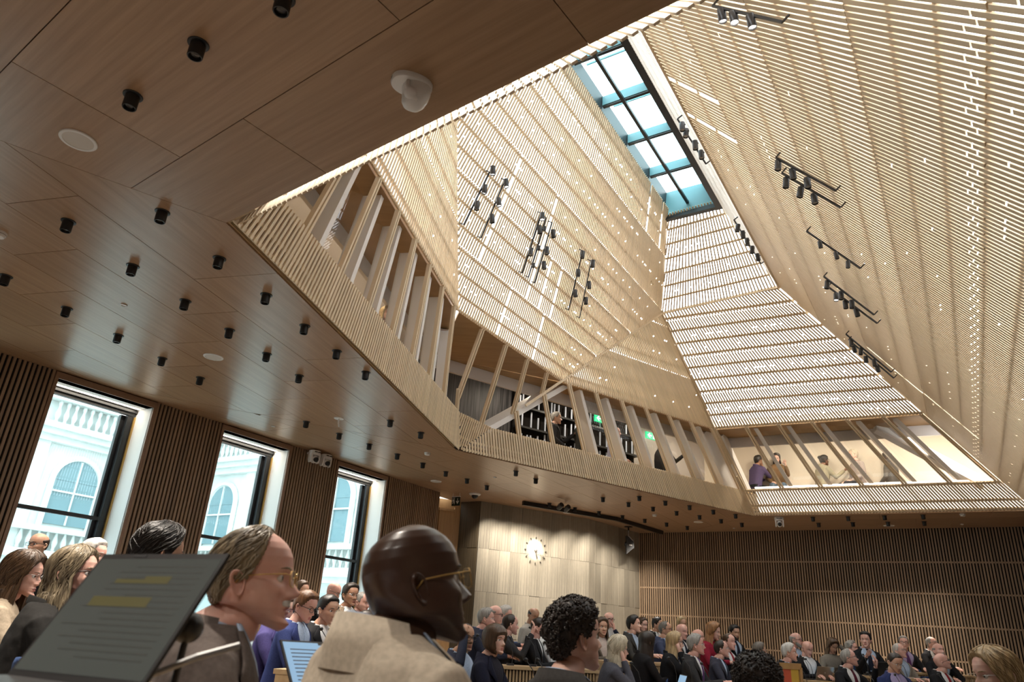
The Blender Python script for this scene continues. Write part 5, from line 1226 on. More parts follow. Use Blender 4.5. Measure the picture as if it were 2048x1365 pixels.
        if open_:
            bc = MB(); rg = [[], [], [], []]
            for k in range(25):
                a = math.pi*.42 + math.pi*1.16*k/24; dirv = A3(math.sin(a), math.cos(a)*1.0, 0); cy_ = -.034 + cz*math.tan(lean)
                for j, (rx_, ry_, z_) in enumerate(((.150, .088, -.075), (.116, .088, -.030), (.0825, .0825, .024), (.076, .076, .010))): rg[j].append(A3(0, cy_ + (-.004 if j < 2 else 0), cz) + A3(dirv[0]*rx_, dirv[1]*ry_, 0) + A3(0, 0, z_ - .012*math.cos(a)))
            v = [p for r_ in rg for p in r_]; f = []
            for j in range(3):
                for k in range(24): f.append((j*25+k, j*25+k+1, (j+1)*25+k+1, (j+1)*25+k))
            bc.add(v, f); bc.build('jacket_collar', cloth(top), root, True, mw=T_)
    if hh and hh.v:
        h2 = MB(); h2.v = [tuple(p) for p in xf(hh.v)]; h2.f = hh.f; h2.mi = hh.mi; h2.build('hair', HAIRS[hair[1]], root, True)
    if bd: b2 = MB(); b2.v = [tuple(p) for p in xf(bd.v)]; b2.f = bd.f; b2.mi = bd.mi; b2.build('beard', HAIRS['white' if beard == 'moustache' else hair[1]], root, True)
    if gl:
        gm = {'gold': M_BRASS, 'steel': M_STEEL, 'clear': M_STEEL}.get(glasses, M_BLACK); a_, b_ = gl
        a2 = MB(); a2.v = [tuple(p) for p in xf(a_.v)]; a2.f = a_.f; a2.mi = a_.mi; go = a2.build('glasses', gm, root, True)
        l2 = MB(); l2.v = [tuple(p) for p in xf(b_.v)]; l2.f = b_.f; l2.mi = b_.mi; l2.build('lens', M_CLEAR, go)
    PEOPLE.append(dict(root=root, hip=hip, floor=floor, seat=seat_h, tyaw=tyaw, label=label, stand=stand))
    if not stand and not nochair: chair((hip[0], hip[1], floor), lz, seat_h - .11, 'blue upholstered swivel chair under the ' + ' '.join(label.split()[:7]), 'occupied chairs')
    return root
# ------------------------------------------------------------------ the large figures close to the lens
P_ = person
P_('dark skinned man in beige suit and thin glasses gazing up', 830, 1172, 246, 66, 12, -4, 'dark', ('bald', 'black'), BEIGE, SKYB, None, 'gold', None, ('desk', 'desk'), .10, 52, 2, fat=.020, wide=1.04, hscale=1.03, floor=-.12, hz=.672)
P_('balding man with white moustache and gold glasses in grey brown suit', 506, 1160, 205, 84, 4, 0, 'pink', ('receding', 'dirty'), (.115,.092,.082), SKYB, None, 'gold', 'moustache', ('desk', 'reach'), .16, 70, 2, fat=.012, wide=1.10, strandn=500, floor=-.12, hz=.69)
P_('dark curly haired man in black suit turned away to the side', 1150, 1276, 136, 64, 6, 0, 'fair', ('curly', 'dark'), (.045,.042,.040), SKYB, None, None, None, ('desk', 'desk'), .10, 40, 2, strandn=650, floor=-.12)
P_('woman with long grey blond hair and black glasses beside the laptop', 148, 1150, 106, 84, 6, 0, 'pink', ('long', 'dirty'), (.02,.019,.018), (.20,.08,.08), None, 'black', None, ('desk', 'desk'), .18, 60, 2, strandn=520, floor=.0, open_=False)
P_('woman with wavy brown hair and beige knit top', 46, 1152, 84, 78, -2, 0, 'pink', ('wavy', 'brown'), (.42,.34,.25), WHITEC, None, 'steel', None, ('desk', 'desk'), .12, 60, 2, strandn=320, floor=.0, open_=False)
P_('white haired person between the grey blond woman and the laptop', 186, 1112, 62, 92, 0, 0, 'pink', ('thick', 'white'), GREYC, SKYB, None, None, None, ('desk', 'desk'), .1, 92, 1, floor=.15)
P_('person with short black hair hidden behind the large laptop screen', 317, 1112, 118, 40, 0, 0, 'tan', ('thick', 'black'), NAVY, WHITEC, None, None, None, ('desk', 'desk'), .1, 40, 2, strandn=420, floor=.0)
P_('person with bushy dark wavy hair seen from behind near striped chair', 1517, 1384, 128, 24, 0, 0, 'tan', ('curly', 'dark'), CHAR, WHITEC, None, None, None, ('desk', 'desk'), .1, 24, 2, strandn=600, floor=-.12)
P_('young woman with long straight blonde hair and glasses facing the rows', 1992, 1352, 104, -88, -6, 0, 'fair', ('long', 'blonde'), (.05,.05,.06), WHITEC, None, 'clear', None, ('desk', 'desk'), .08, -80, 2, strandn=300, floor=-.12, open_=False)
P_('man standing at the first window with dark framed glasses', 76, 1090, 47, 196, -2, 0, 'tan', ('balding', 'dark'), BLACKC, WHITEC, None, 'black', None, ('side', 'side'), .0, 190, 1, floor=.0, stand=True, open_=False)
# ------------------------------------------------------------------ rows below the windows
rowL1, rowL2 = .02, .24
P_('auburn haired man in bright blue suit with dark glasses', 611, 1214, 58, 112, -16, 0, 'pink', ('thick', 'red'), BLUE, SKYB, SKYB, 'black', None, ('type', 'type'), .18, 100, 1, floor=rowL1)
P_('black haired man with white earbud and white open shirt', 656, 1221, 55, 122, -6, 0, 'tan', ('short', 'black'), BLACKC, WHITEC, None, None, None, ('type', 'type'), .12, 110, 1, floor=rowL1)
_pe = PEOPLE[-1]['root']; _bt = [c for c in _pe.children if c.name.startswith('body')][0]
_ev = max((v.co for v in _bt.data.vertices if v.co.z > PEOPLE[-1]['seat'] + .66 and v.co.z < PEOPLE[-1]['seat'] + .74), key=lambda c: c.x)
MB().tube([(_ev.x + .004, _ev.y + .004, _ev.z), (_ev.x + .006, _ev.y + .012, _ev.z - .03)], [.008, .005], 8).build('earbud', M_PLAST, _pe)
P_('person in violet jacket beside the auburn haired man', 566, 1222, 56, 95, -5, 0, 'fair', ('short', 'brown'), (.06,.05,.16), WHITEC, None, None, None, ('type', 'type'), .12, 95, 1, floor=rowL1)
P_('dark haired man bent forward behind the beige suit', 731, 1248, 48, 70, -25, 0, 'tan', ('short', 'dark'), CHAR, (.6,.55,.45), None, None, None, ('type', 'type'), .30, 80, 1, floor=rowL1)
P_('curly haired person with sunglasses pushed up on the head', 603, 1183, 38, 112, 0, 0, 'tan', ('curly', 'brown'), NAVY, WHITEC, None, 'black', None, ('desk', 'desk'), .1, 110, 1, floor=rowL2)
P_('bald man with glasses in black suit below the third window', 667, 1184, 37, 102, -22, 0, 'pink', ('bald', 'dark'), BLACKC, WHITEC, None, 'black', None, ('type', 'type'), .2, 100, 1, floor=rowL2+.06)
P_('man with pale framed glasses in taupe jacket and white shirt', 701, 1191, 43, 132, 0, 0, 'olive', ('thick', 'dark'), TAN, WHITEC, None, 'steel', None, ('type', 'desk'), .05, 120, 1, floor=rowL2)
P_('red faced man half hidden beside the taupe jacket', 724, 1206, 42, 112, -5, 0, 'pink', ('receding', 'grey'), BLACKC, WHITEC, None, None, None, ('type', 'desk'), .1, 110, 0, floor=rowL2)
# ------------------------------------------------------------------ middle rows before the stone wall
P_('man in round black glasses holding a hand to his temple', 930, 1276, 53, 138, 0, 0, 'olive', ('receding', 'black'), NAVY, SKYB, None, 'black', None, ('desk', 'head'), .12, 120, 1, floor=-.12)
P_('woman with brown bobbed hair and red lips in navy jacket', 990, 1281, 56, 128, 2, 0, 'fair', ('bob', 'brown'), (.012,.013,.028), (.02,.02,.03), None, None, None, ('desk', 'desk'), .08, 110, 1, floor=-.12)
P_('grey haired man with glasses and blue shirt in dark suit', 972, 1238, 40, 88, 0, 0, 'pink', ('short', 'grey'), NAVY, (.16,.2,.42), None, 'steel', None, ('chin', 'desk'), .1, 100, 1, floor=.05)
P_('balding grey man right behind the blue shirted grey man', 990, 1230, 37, 100, -3, 0, 'pink', ('balding', 'grey'), CHAR, WHITEC, None, 'black', None, ('desk', 'desk'), .1, 100, 0, floor=.17)
P_('white haired man turned aside against the stone wall', 1011, 1230, 33, 112, -8, 0, 'pink', ('thick', 'white'), NAVY, SKYB, None, None, None, ('desk', 'desk'), .1, 110, 0, floor=.2)
P_('man with high forehead raising a hand with steel watch', 1021, 1250, 40, 74, 0, 0, 'pink', ('receding', 'dark'), CHAR, WHITEC, None, None, None, ('desk', 'raise_'), .1, 85, 1, floor=.03)
P_('balding man in grey shirt standing against the stone wall', 1067, 1232, 31, 142, -20, 0, 'olive', ('balding', 'black'), (.34,.32,.29), (.34,.32,.29), None, None, None, ('lap', 'lap'), .08, 130, 0, floor=.22, open_=False)
P_('bearded crop haired young man in black suit and tie', 1078, 1256, 40, 98, 0, 0, 'pink', ('crew', 'dark'), BLACKC, WHITEC, BLACKC, None, 'stubble', ('type', 'type'), .12, 100, 1, floor=.03)
P_('person in white shirt hidden by the curly haired man', 1098, 1254, 38, 95, 0, 0, 'fair', ('short', 'grey'), WHITEC, WHITEC, None, None, None, ('desk', 'desk'), .08, 95, 0, floor=.04, open_=False)
P_('white blonde woman in grey blouse resting cheek on hand', 1237, 1299, 46, 84, -4, 0, 'fair', ('wavy', 'pale'), (.085,.085,.105), WHITEC, None, 'black', None, ('desk', 'cheek'), .22, 90, 1, floor=-.15, open_=False, strandn=60)
P_('woman with curly brown hair in taupe jacket', 1204, 1256, 34, 168, 4, 0, 'tan', ('wavy', 'brown'), (.15,.12,.095), (.6,.5,.45), None, None, None, ('desk', 'desk'), .06, 150, 1, floor=.12)
P_('man in glasses with fist at mouth below the stone wall', 1218, 1240, 29, 166, -3, 0, 'pink', ('balding', 'brown'), NAVY, WHITEC, None, 'black', None, ('chin', 'desk'), .12, 150, 0, floor=.26)
P_('black haired man in charcoal jacket and pale blue shirt', 1268, 1250, 33, 112, 6, 0, 'fair', ('thick', 'black'), (.05,.048,.045), SKYB, None, None, None, ('desk', 'desk'), .1, 120, 1, floor=.13)
P_('woman with sunglasses on her brown hair behind the charcoal jacket', 1285, 1251, 29, 150, -4, 0, 'fair', ('long', 'brown'), BLACKC, BLACKC, None, 'clear', None, ('desk', 'desk'), .08, 150, 0, floor=.24, open_=False)
P_('woman with very long dark hair in black vest and floral sleeves', 1294, 1285, 39, 58, -4, 0, 'tan', ('long', 'dark'), (.016,.014,.015), (.5,.45,.5), None, None, None, ('type', 'type'), .12, 80, 1, floor=-.06, open_=False)
P_('blonde woman with glasses leaning on her raised forearm', 1350, 1285, 39, 104, -2, 0, 'fair', ('long', 'blonde'), BLACKC, BLACKC, None, 'black', None, ('desk', 'cheek'), .14, 105, 1, floor=-.06, open_=False)
P_('grey haired man in charcoal suit with violet tie', 1392, 1291, 40, 100, 5, 0, 'pink', ('short', 'grey'), CHAR, WHITEC, PURP, 'steel', None, ('type', 'type'), .08, 118, 1, floor=-.08)
P_('brown haired man with thin glasses in slate blue suit', 1443, 1299, 35, 100, 6, 0, 'pink', ('receding', 'dark'), (.045,.045,.065), SKYB, NAVY, 'steel', None, ('type', 'type'), .1, 118, 1, floor=-.1)
P_('man with glasses and lean face in blue grey suit', 1331, 1260, 32, 112, 2, 0, 'tan', ('receding', 'salt'), (.05,.06,.11), SKYB, NAVY, 'black', None, ('desk', 'desk'), .08, 118, 0, floor=.12)
P_('dark haired man drinking against the slatted wall', 1315, 1250, 27, 122, 0, 0, 'tan', ('short', 'black'), BLACKC, WHITEC, None, None, None, ('chin', 'desk'), .08, 130, 0, floor=.25)
P_('blonde long haired woman standing by the slatted wall', 1364, 1249, 28, 168, -3, 0, 'tan', ('long', 'blonde'), BLACKC, BLACKC, None, None, None, ('desk', 'desk'), .05, 165, 0, floor=.28, open_=False)
P_('bald older man in dark suit with slim tie', 1364, 1264, 31, 142, -6, 0, 'pink', ('bald', 'grey'), CHAR, WHITEC, NAVY, None, None, ('desk', 'desk'), .1, 130, 0, floor=.12)
P_('pink bald man behind the grey haired man', 1396, 1275, 31, 112, 0, 0, 'pink', ('balding', 'white'), BLACKC, WHITEC, None, None, None, ('desk', 'desk'), .1, 118, 0, floor=.05)
P_('ginger haired woman in red and black checked top', 1427, 1264, 33, 122, -10, 0, 'fair', ('wavy', 'ginger'), (.26,.015,.035), REDC, None, None, None, ('desk', 'desk'), .1, 135, 1, floor=.13, open_=False)
P_('man with red tie and brown hair in black suit', 1458, 1285, 33, 135, 2, 0, 'pink', ('receding', 'brown'), BLACKC, WHITEC, REDC, None, None, ('type', 'desk'), .08, 135, 0, floor=.0)
P_('young bearded man with dark hair in black suit', 1469, 1266, 28, 160, -8, 0, 'tan', ('thick', 'black'), BLACKC, SKYB, NAVY, None, 'full', ('desk', 'desk'), .1, 150, 0, floor=.18)
# ------------------------------------------------------------------ rows before the slatted wall
P_('man with ruffled brown hair and glasses, fist at chin', 1520, 1303, 32, 92, 6, 0, 'tan', ('thick', 'salt'), CHAR, WHITEC, None, 'steel', None, ('desk', 'chin'), .14, 110, 0, floor=-.08)
P_('man with white beard and glasses before the slatted wall', 1592, 1281, 29, 130, 0, 0, 'pink', ('balding', 'grey'), BLACKC, SKYB, None, 'black', 'full', ('desk', 'desk'), .06, 140, 0, floor=.1)
P_('silver haired man in black suit and blue tie', 1579, 1306, 35, 112, 2, 0, 'pink', ('short', 'white'), BLACKC, SKYB, (.03,.06,.2), None, None, ('desk', 'desk'), .06, 130, 1, floor=-.1)
P_('bald man looking down at his silver laptop', 1615, 1298, 30, 166, -22, 0, 'pink', ('bald', 'dark'), BLACKC, WHITEC, None, None, None, ('type', 'type'), .12, 165, 0, floor=-.02)
P_('woman with tousled brown hair holding hand to brow', 1665, 1293, 28, 172, -26, 0, 'tan', ('wavy', 'brown'), (.22,.2,.17), (.22,.2,.17), None, None, None, ('head', 'desk'), .1, 170, 0, floor=.06, open_=False)
P_('person with curly grey hair looking up beside maroon tie', 1704, 1298, 29, 132, 8, 0, 'pink', ('curly', 'grey'), BLACKC, BLACKC, None, None, None, ('desk', 'desk'), .08, 140, 0, floor=.02, open_=False)
P_('man with glasses and maroon tie holding a red pen', 1698, 1317, 36, 112, 12, 0, 'pink', ('receding', 'grey'), BLACKC, WHITEC, WINE, 'black', None, ('raise_', 'desk'), .08, 150, 1, floor=-.1)
P_('dark haired man in black suit turned to his side', 1731, 1281, 30, 214, 2, 0, 'pink', ('thick', 'black'), BLACKC, SKYB, NAVY, None, None, ('desk', 'palm'), .06, 180, 1, floor=.14)
P_('grey haired man with glasses in beige suit', 1799, 1303, 30, 146, 10, 0, 'pink', ('receding', 'white'), (.30,.25,.2), SKYB, None, 'steel', None, ('desk', 'desk'), .06, 160, 0, floor=.02)
P_('grey haired man with dark glasses and lilac tie', 1808, 1288, 27, 206, 10, 0, 'pink', ('short', 'grey'), BLACKC, LILAC, PURP, 'black', None, ('desk', 'desk'), .06, 180, 0, floor=.16)
P_('man in bright navy suit reading with head bowed', 1790, 1326, 38, 168, -20, 0, 'tan', ('crew', 'dark'), (.025,.035,.11), LILAC, LILAC, 'steel', None, ('desk', 'desk'), .14, 172, 1, floor=-.13)
P_('man in glasses with raised chin by the slatted wall', 1864, 1288, 26, 146, 16, 0, 'pink', ('receding', 'grey'), BLACKC, WHITEC, None, 'black', None, ('desk', 'desk'), .06, 160, 0, floor=.2)
P_('bald man with grey moustache resting chin on hand', 1878, 1303, 30, 172, 14, 0, 'pink', ('balding', 'grey'), BLACKC, SKYB, None, None, 'moustache', ('chin', 'desk'), .08, 170, 0, floor=.04)
P_('bald man with glasses and red tie looking upward', 1884, 1325, 34, 104, 18, 0, 'pink', ('bald', 'dark'), BLACKC, WHITEC, REDC, 'black', None, ('desk', 'desk'), .04, 150, 1, floor=-.1)
# ------------------------------------------------------------------ visitors in the gallery
def gal_person(label, F, x, y, out, yaw, **kw):
    q = onf(F, x, y, out); kw.setdefault('floor', ZF); return person(label, 0, 0, 1, yaw, pos=q, **kw)
gal_person('smiling woman looking down through the window side gallery', FA, 773, 630, .75, 135, sk='fair', hair=('long', 'blonde'), top=(.3,.25,.2), open_=False, stand=True, arms=('side', 'side'), lean=.0)
gal_person('grey haired visitor in dark suit standing by the dark shelves', FC, 1113, 837, .75, 95, sk='tan', hair=('short', 'grey'), top=CHAR, shirt=WHITEC, stand=True, arms=('palm', 'lap'), lean=.05, q=1)
gal_person('dark haired visitor in grey jacket facing the grey haired one', FC, 1160, 842, .75, -60, sk='tan', hair=('short', 'black'), top=(.06,.06,.055), shirt=WHITEC, stand=True, arms=('side', 'lap'), lean=.05, q=1)
gal_person('balding visitor in lavender shirt and dark tie', FC, 1232, 866, .8, 110, sk='pink', hair=('balding', 'grey'), top=(.40,.38,.50), shirt=(.45,.43,.55), tie=NAVY, stand=True, arms=('lap', 'lap'), lean=.05, q=1)
gal_person('visitor in black top and white trousers near the green exit sign', FC, 1327, 888, .7, 70, sk='fair', hair=('bun', 'black'), top=BLACKC, open_=False, trous=(.5,.48,.42), stand=True, arms=('lap', 'palm'), lean=.05, q=1)
gal_person('seated visitor in violet shirt leaning a hand to the mouth', FD, 1517, 922, 1.35, 70, sk='olive', hair=('thick', 'black'), top=(.10,.075,.15), open_=False, arms=('desk', 'chin'), lean=.2, q=1, nochair=True)
gal_person('seated visitor in blue cap and brown jacket with phone', FD, 1553, 917, 1.4, 205, pitch=-25, sk='fair', hair=('long', 'dark'), top=(.20,.12,.06), open_=False, trous=(.09,.13,.18), arms=('palm', 'lap'), lean=.12, q=1, nochair=True)
gal_person('seated visitor in patterned blouse with dark hair bun, gesturing', FD, 1648, 921, 1.3, 82, sk='brown', hair=('bun', 'black'), top=(.34,.31,.22), open_=False, glasses='black', trous=(.03,.03,.035), arms=('lap', 'palm'), lean=.14, q=1, nochair=True)
gal_person('seated visitor with short pale hair in floral cardigan', FD, 1706, 911, 1.35, -95, sk='fair', hair=('thick', 'pale'), top=(.36,.30,.27), open_=False, trous=(.03,.03,.035), arms=('lap', 'lap'), lean=.08, q=1, nochair=True)
gal_person('seated visitor with very long dark hair turned away', FD, 1774, 916, 1.35, -35, sk='fair', hair=('long', 'dark'), top=(.10,.09,.08), open_=False, arms=('lap', 'lap'), lean=.05, q=1, nochair=True)
# ================================================================== desks, tiers, laptops, microphones
CTR = A3(5.3, 4.2, 0)
def by_label(*keys): return [p for k in keys for p in PEOPLE if p['label'].startswith(k)]
def torso_dir(p): t = R(p['tyaw']); return A3(math.sin(t), math.cos(t), 0)
M_DESKF = mat('desk_front_dark', (.05, .035, .022), .8)
def row(keys, label, floor, ext=(.45, .45), front=.52):
    ps = by_label(*keys); pts = []
    for p in ps:
        h = p['hip']*A3(1,1,0); d = un((CTR - h)*A3(1,1,0)); pts.append(h + d*front)
    c = sum(pts)/len(pts); rad = un((CTR - c)*A3(1,1,0)); tan = A3(-rad[1], rad[0], 0)
    pts.sort(key=lambda q: float(np.dot(q - c, tan)))
    if len(pts) == 1: line = [pts[0] - tan*ext[0], pts[0] + tan*ext[1]]
    else:      # straight run fitted through the row
        P = np.array([[np.dot(q - c, tan), np.dot(q - c, rad)] for q in pts]); a, b = np.polyfit(P[:,0], P[:,1], 1) if np.ptp(P[:,0]) > .35 else (0.0, P[:,1].max()); a = max(-.5, min(.5, a)); b = P[:,1].max() - a*P[np.argmax(P[:,1]),0] if False else b
        x0, x1 = P[:,0].min() - ext[0], P[:,0].max() + ext[1]; line = [c + tan*x0 + rad*(a*x0 + b), c + tan*x1 + rad*(a*x1 + b)]
    e = un(line[1] - line[0]); n = A3(-e[1], e[0], 0); n = n if np.dot(n, rad) > 0 else -n; L_ = float(np.linalg.norm(line[1] - line[0])); m_ = (line[0] + line[1])/2
    ti = MB(); 
    if floor > -.11: tag(MB().obox(zz(m_ - n*.45, (floor - .12)/2), e, n, A3(0,0,1), L_/2 + .35, .72, (floor + .12)/2).build('floor_tier', M_FLOOR), kind='structure')
    o = empty('council_desk', zz(m_, floor), math.atan2(e[1], e[0]), label, 'desk')
    s_ = 1 if np.dot(A3(-e[1], e[0], 0), n) > 0 else -1
    MB().box((-L_/2, -.22*1, .705), (L_/2, .22, .74)).build('worktop', M_DESK, o)
    MB().box((-L_/2 + .03, s_*.17 - .012, .02), (L_/2 - .03, s_*.17 + .012, .705)).build('front_board', M_DESKF, o)
    sl = MB(); k = 0; u = -L_/2 + .04
    while u < L_/2 - .04: sl.box((u, s_*.182, .03), (u + .020, s_*.204, .70)) if s_ > 0 else sl.box((u, -.204, .03), (u + .020, -.182, .70)); u += .040
    so = sl.build('front_slats', M_DESK, o); so['kind'] = 'stuff'
    for u in (-L_/2 + .02, L_/2 - .02): MB().box((u - .018, -.20, 0), (u + .018, .20, .705)).build('end_panel', M_DESK, o)
    return dict(o=o, m=m_, e=e, n=n, L=L_, floor=floor, ps=ps)
rows = [row(['auburn', 'black haired man with white', 'person in violet', 'dark haired man bent'], 'pale oak desk in front of the bright blue suit', .02),
 row(['curly haired person', 'bald man with glasses in black suit below', 'man with pale framed', 'red faced'], 'pale oak desk before the taupe jacket and the third window', .24),
 row(['man in round black', 'woman with brown bobbed'], 'pale oak desk before the woman with brown bob', -.12),
 row(['grey haired man with glasses and blue', 'man with high', 'bearded crop'], 'pale oak desk before the bearded young man in black', .04),
 row(['balding grey man', 'white haired man turned', 'balding man in grey shirt'], 'pale oak desk along the foot of the stone wall', .18),
 row(['white blonde woman'], 'pale oak desk before the white blonde woman', -.13, (.8, .5)),
 row(['woman with curly brown', 'black haired man in charcoal', 'man with glasses and lean', 'bald older'], 'pale oak desk before the charcoal jacket and taupe jacket', .12),
 row(['woman with very long dark hair in black vest', 'blonde woman with glasses'], 'pale oak desk before the blonde woman leaning on her arm', -.08),
 row(['grey haired man in charcoal', 'brown haired man with thin'], 'pale oak desk before the violet tie and slate suit', -.12),
 row(['man with ruffled', 'silver haired'], 'pale oak desk before the silver haired man', -.1),
 row(['man with white beard', 'bald man looking down', 'person with curly grey'], 'pale oak desk carrying the silver laptop', -.02),
 row(['man with glasses and maroon', 'man in bright navy'], 'pale oak desk before the maroon tie and navy suit', -.12, (.8, .4)),
 row(['woman with tousled', 'dark haired man in black suit turned'], 'pale oak desk below the woman holding her brow', .1),
 row(['grey haired man with glasses in beige', 'bald man with grey moustache'], 'pale oak desk before the beige suit', .02),
 row(['grey haired man with dark glasses', 'man in glasses with raised'], 'pale oak desk furthest along the slatted wall', .17),
 row(['bald man with glasses and red tie'], 'pale oak desk before the bald man with red tie', -.1, (.5, .6))]
# laptops
M_LAPB = mat('laptop_black', (.02, .02, .021), .4); M_LAPS = mat('laptop_silver', (.36, .32, .27), .4, .7); M_LOGO = mat('laptop_mark', (.55, .55, .55), .3, .8)
def screen_mat():
    m = mat('screen_document', (.02, .02, .02), .2, emit=(.30, .52, .75), estr=.75); return m
M_SCRN = screen_mat(); M_TEXT = mat('screen_text', (.08, .10, .14), .6); M_KEYS = mat('laptop_keys', (.01, .01, .01), .6)
def laptop(pos, rz, m, label, tilt=20, s=1.0, group='laptops on the council desks'):
    o = empty('laptop', pos, rz, label, 'laptop', group)
    MB().box((-.155*s, -.105*s, 0), (.155*s, .105*s, .012)).build('base', m, o); MB().box((-.135*s, -.03*s, .012), (.135*s, .085*s, .0135)).build('keyboard', M_KEYS, o)
    T_ = Matrix.Translation((0, .105*s, .012)) @ Matrix.Rotation(R(-tilt), 4, 'X')
    lid = MB().box((-.155*s, -.004, 0), (.155*s, .004, .205*s)).build('lid', m, o, mw=T_)
    MB().box((-.147*s, -.0055, .008), (.147*s, -.0041, .197*s)).build('screen', M_SCRN, lid); MB().lathe([(.014, 0), (.014, .0012)], 16, (0, .0041, .11*s), (0, 1, 0)).build('mark', M_LOGO, lid)
    return o
def laptop_for(key, m, label, side=0.0, fwd=.43):
    p = by_label(key)[0]; d = torso_dir(p); h = p['hip']; rg = A3(d[1], -d[0], 0); q = h + d*fwd + rg*side
    zt = None
    for r_ in rows:
        if p in r_['ps']: zt = r_['floor'] + .742; q = q + r_['n']*(np.dot(r_['m'] - q, r_['n']))
    if zt is None: zt = p['floor'] + .742
    return laptop((q[0], q[1], zt), R(-p['tyaw']), m, label)
for k, m, l, sd in (('bearded crop', M_LAPB, 'black tablet laptop open before the bearded young man', .1), ('bald man looking down', M_LAPS, 'silver laptop open before the bald man looking down', 0), ('brown haired man with thin', M_LAPB, 'black laptop open before the slate blue suit', 0),
                    ('auburn', M_LAPS, 'brown laptop lid before the auburn haired man', 0), ('white blonde', M_LAPB, 'grey laptop before the white blonde woman', -.25), ('blonde woman with glasses', M_LAPS, 'silver laptop beside the floral sleeves', -.25),
                    ('bald man with glasses and red', M_LAPB, 'black laptop before the bald man with red tie', 0), ('dark haired man in black suit turned', M_LAPB, 'black laptop before the man turned to his side', 0), ('man with white beard', M_LAPB, 'black laptop before the white bearded man', 0),
                    ('grey haired man with glasses in beige', M_LAPB, 'black laptop before the beige suit', -.1), ('man in bright navy', M_LAPS, 'tan tablet before the bright navy suit', -.1), ('man with red tie', M_LAPB, 'black laptop before the red tie and brown hair', 0), ('man with glasses and lean', M_LAPS, 'tan laptop before the lean man in blue grey', 0)):
    laptop_for(k, m, l, sd)
# gooseneck microphones on the desks
def mic(pos, rz, label):
    o = empty('gooseneck_microphone', pos, rz, label, 'microphone', 'desk microphones')
    MB().box((-.05, -.04, 0), (.05, .04, .022)).build('base', M_DARKGREY, o); MB().tube([(0, .02, .02), (0, .025, .12), (0, .0, .22), (0, -.06, .29)], .004, 6).build('stem', M_DARKGREY, o); MB().sphere((0, -.07, .30), (.013, .02, .016), 10, 6).build('head', M_BLACK, o, True)
for r_ in rows:
    for i, p in enumerate(r_['ps']):
        d = torso_dir(p); q = p['hip'] + A3(d[1], -d[0], 0)*.22; q = q + r_['n']*(np.dot(r_['m'] + r_['n']*.06 - q, r_['n']))
        if abs(np.dot(q - r_['m'], r_['e'])) < r_['L']/2 - .08: mic((q[0], q[1], r_['floor'] + .741), R(-p['tyaw']), 'thin black gooseneck microphone by the ' + ' '.join(p['label'].split()[:8]))
# papers
def papers(pos, rz, label, m, a=.21, b=.297, t=.006):
    tag(MB().box((-a/2, -b/2, 0), (a/2, b/2, t)).build('paper_stack', m, loc=pos), label, 'paper', 'papers on the desks').rotation_euler = (0, 0, rz)
M_PAP = mat('paper_white', (.75, .75, .73), .8); M_FOLD = mat('folder_turquoise', (.10, .42, .42), .5)
for i, r_ in enumerate(rows):
    if i in (2, 3, 5, 7, 8, 11, 13): q = r_['m'] + r_['e']*(r_['L']*.33); papers((float(q[0]), float(q[1]), r_['floor'] + .741), .3 + i, 'white papers on the ' + r_['o']['label'].replace('pale ', ''), M_PAP)
    if i in (5, 11): q = r_['m'] - r_['e']*(r_['L']*.28); papers((float(q[0]), float(q[1]), r_['floor'] + .741), -.2 + i, 'turquoise folder on the ' + r_['o']['label'].replace('pale ', ''), M_FOLD)
# ------------------------------------------------------------------ empty blue chairs and the striped wooden chair
for x, y, d, rz, l in ((1340, 1372, 6.4, -70, 'empty blue swivel chair before the violet tie'), (1285, 1345, 8.2, -80, 'empty blue chair beside the white blonde woman'), (1442, 1388, 6.8, -60, 'empty blue chair before the slate blue suit')):
    q = atd(x, y, d); chair((q[0], q[1], -.12), R(rz), .46, l, 'empty blue chairs')
q = atd(1596, 1365, 7.2); wc = empty('wooden_armchair', (q[0], q[1], -.12), R(200), 'wooden armchair with red, yellow and orange striped back panel', 'chair')
M_CW = wood('chair_wood', (.50, .30, .12), (.40, .23, .09), (8, 8, 2), .4, 0, .02); zc_ = q[2] + .12
for i, c_ in enumerate(((.62, .40, .06), (.55, .10, .05), (.60, .22, .06), (.62, .40, .06))): MB().box((-.20 + .1*i, -.235, .55), (-.10 + .1*i, -.205, zc_ + .12)).build('back_stripe', mat('chair_stripe_%d' % (i % 3), c_, .6), wc)
for s_ in (-1, 1):
    MB().tube([(s_*.24, -.22, .0), (s_*.24, -.22, .5), (s_*.235, -.22, zc_ + .13)], .026, 8).build('back_post', M_CW, wc); MB().tube([(s_*.24, .22, .0), (s_*.24, .22, .66)], .024, 8).build('leg', M_CW, wc)
    MB().tube([(s_*.245, -.22, .68), (s_*.26, .0, .68), (s_*.255, .24, .665)], .026, 8).build('armrest', M_CW, wc)
MB().box((-.24, -.22, .42), (.24, .24, .48)).build('seat', M_CW, wc); MB().box((-.24, -.24, zc_ + .11), (.24, -.20, zc_ + .17)).build('top_rail', M_CW, wc)
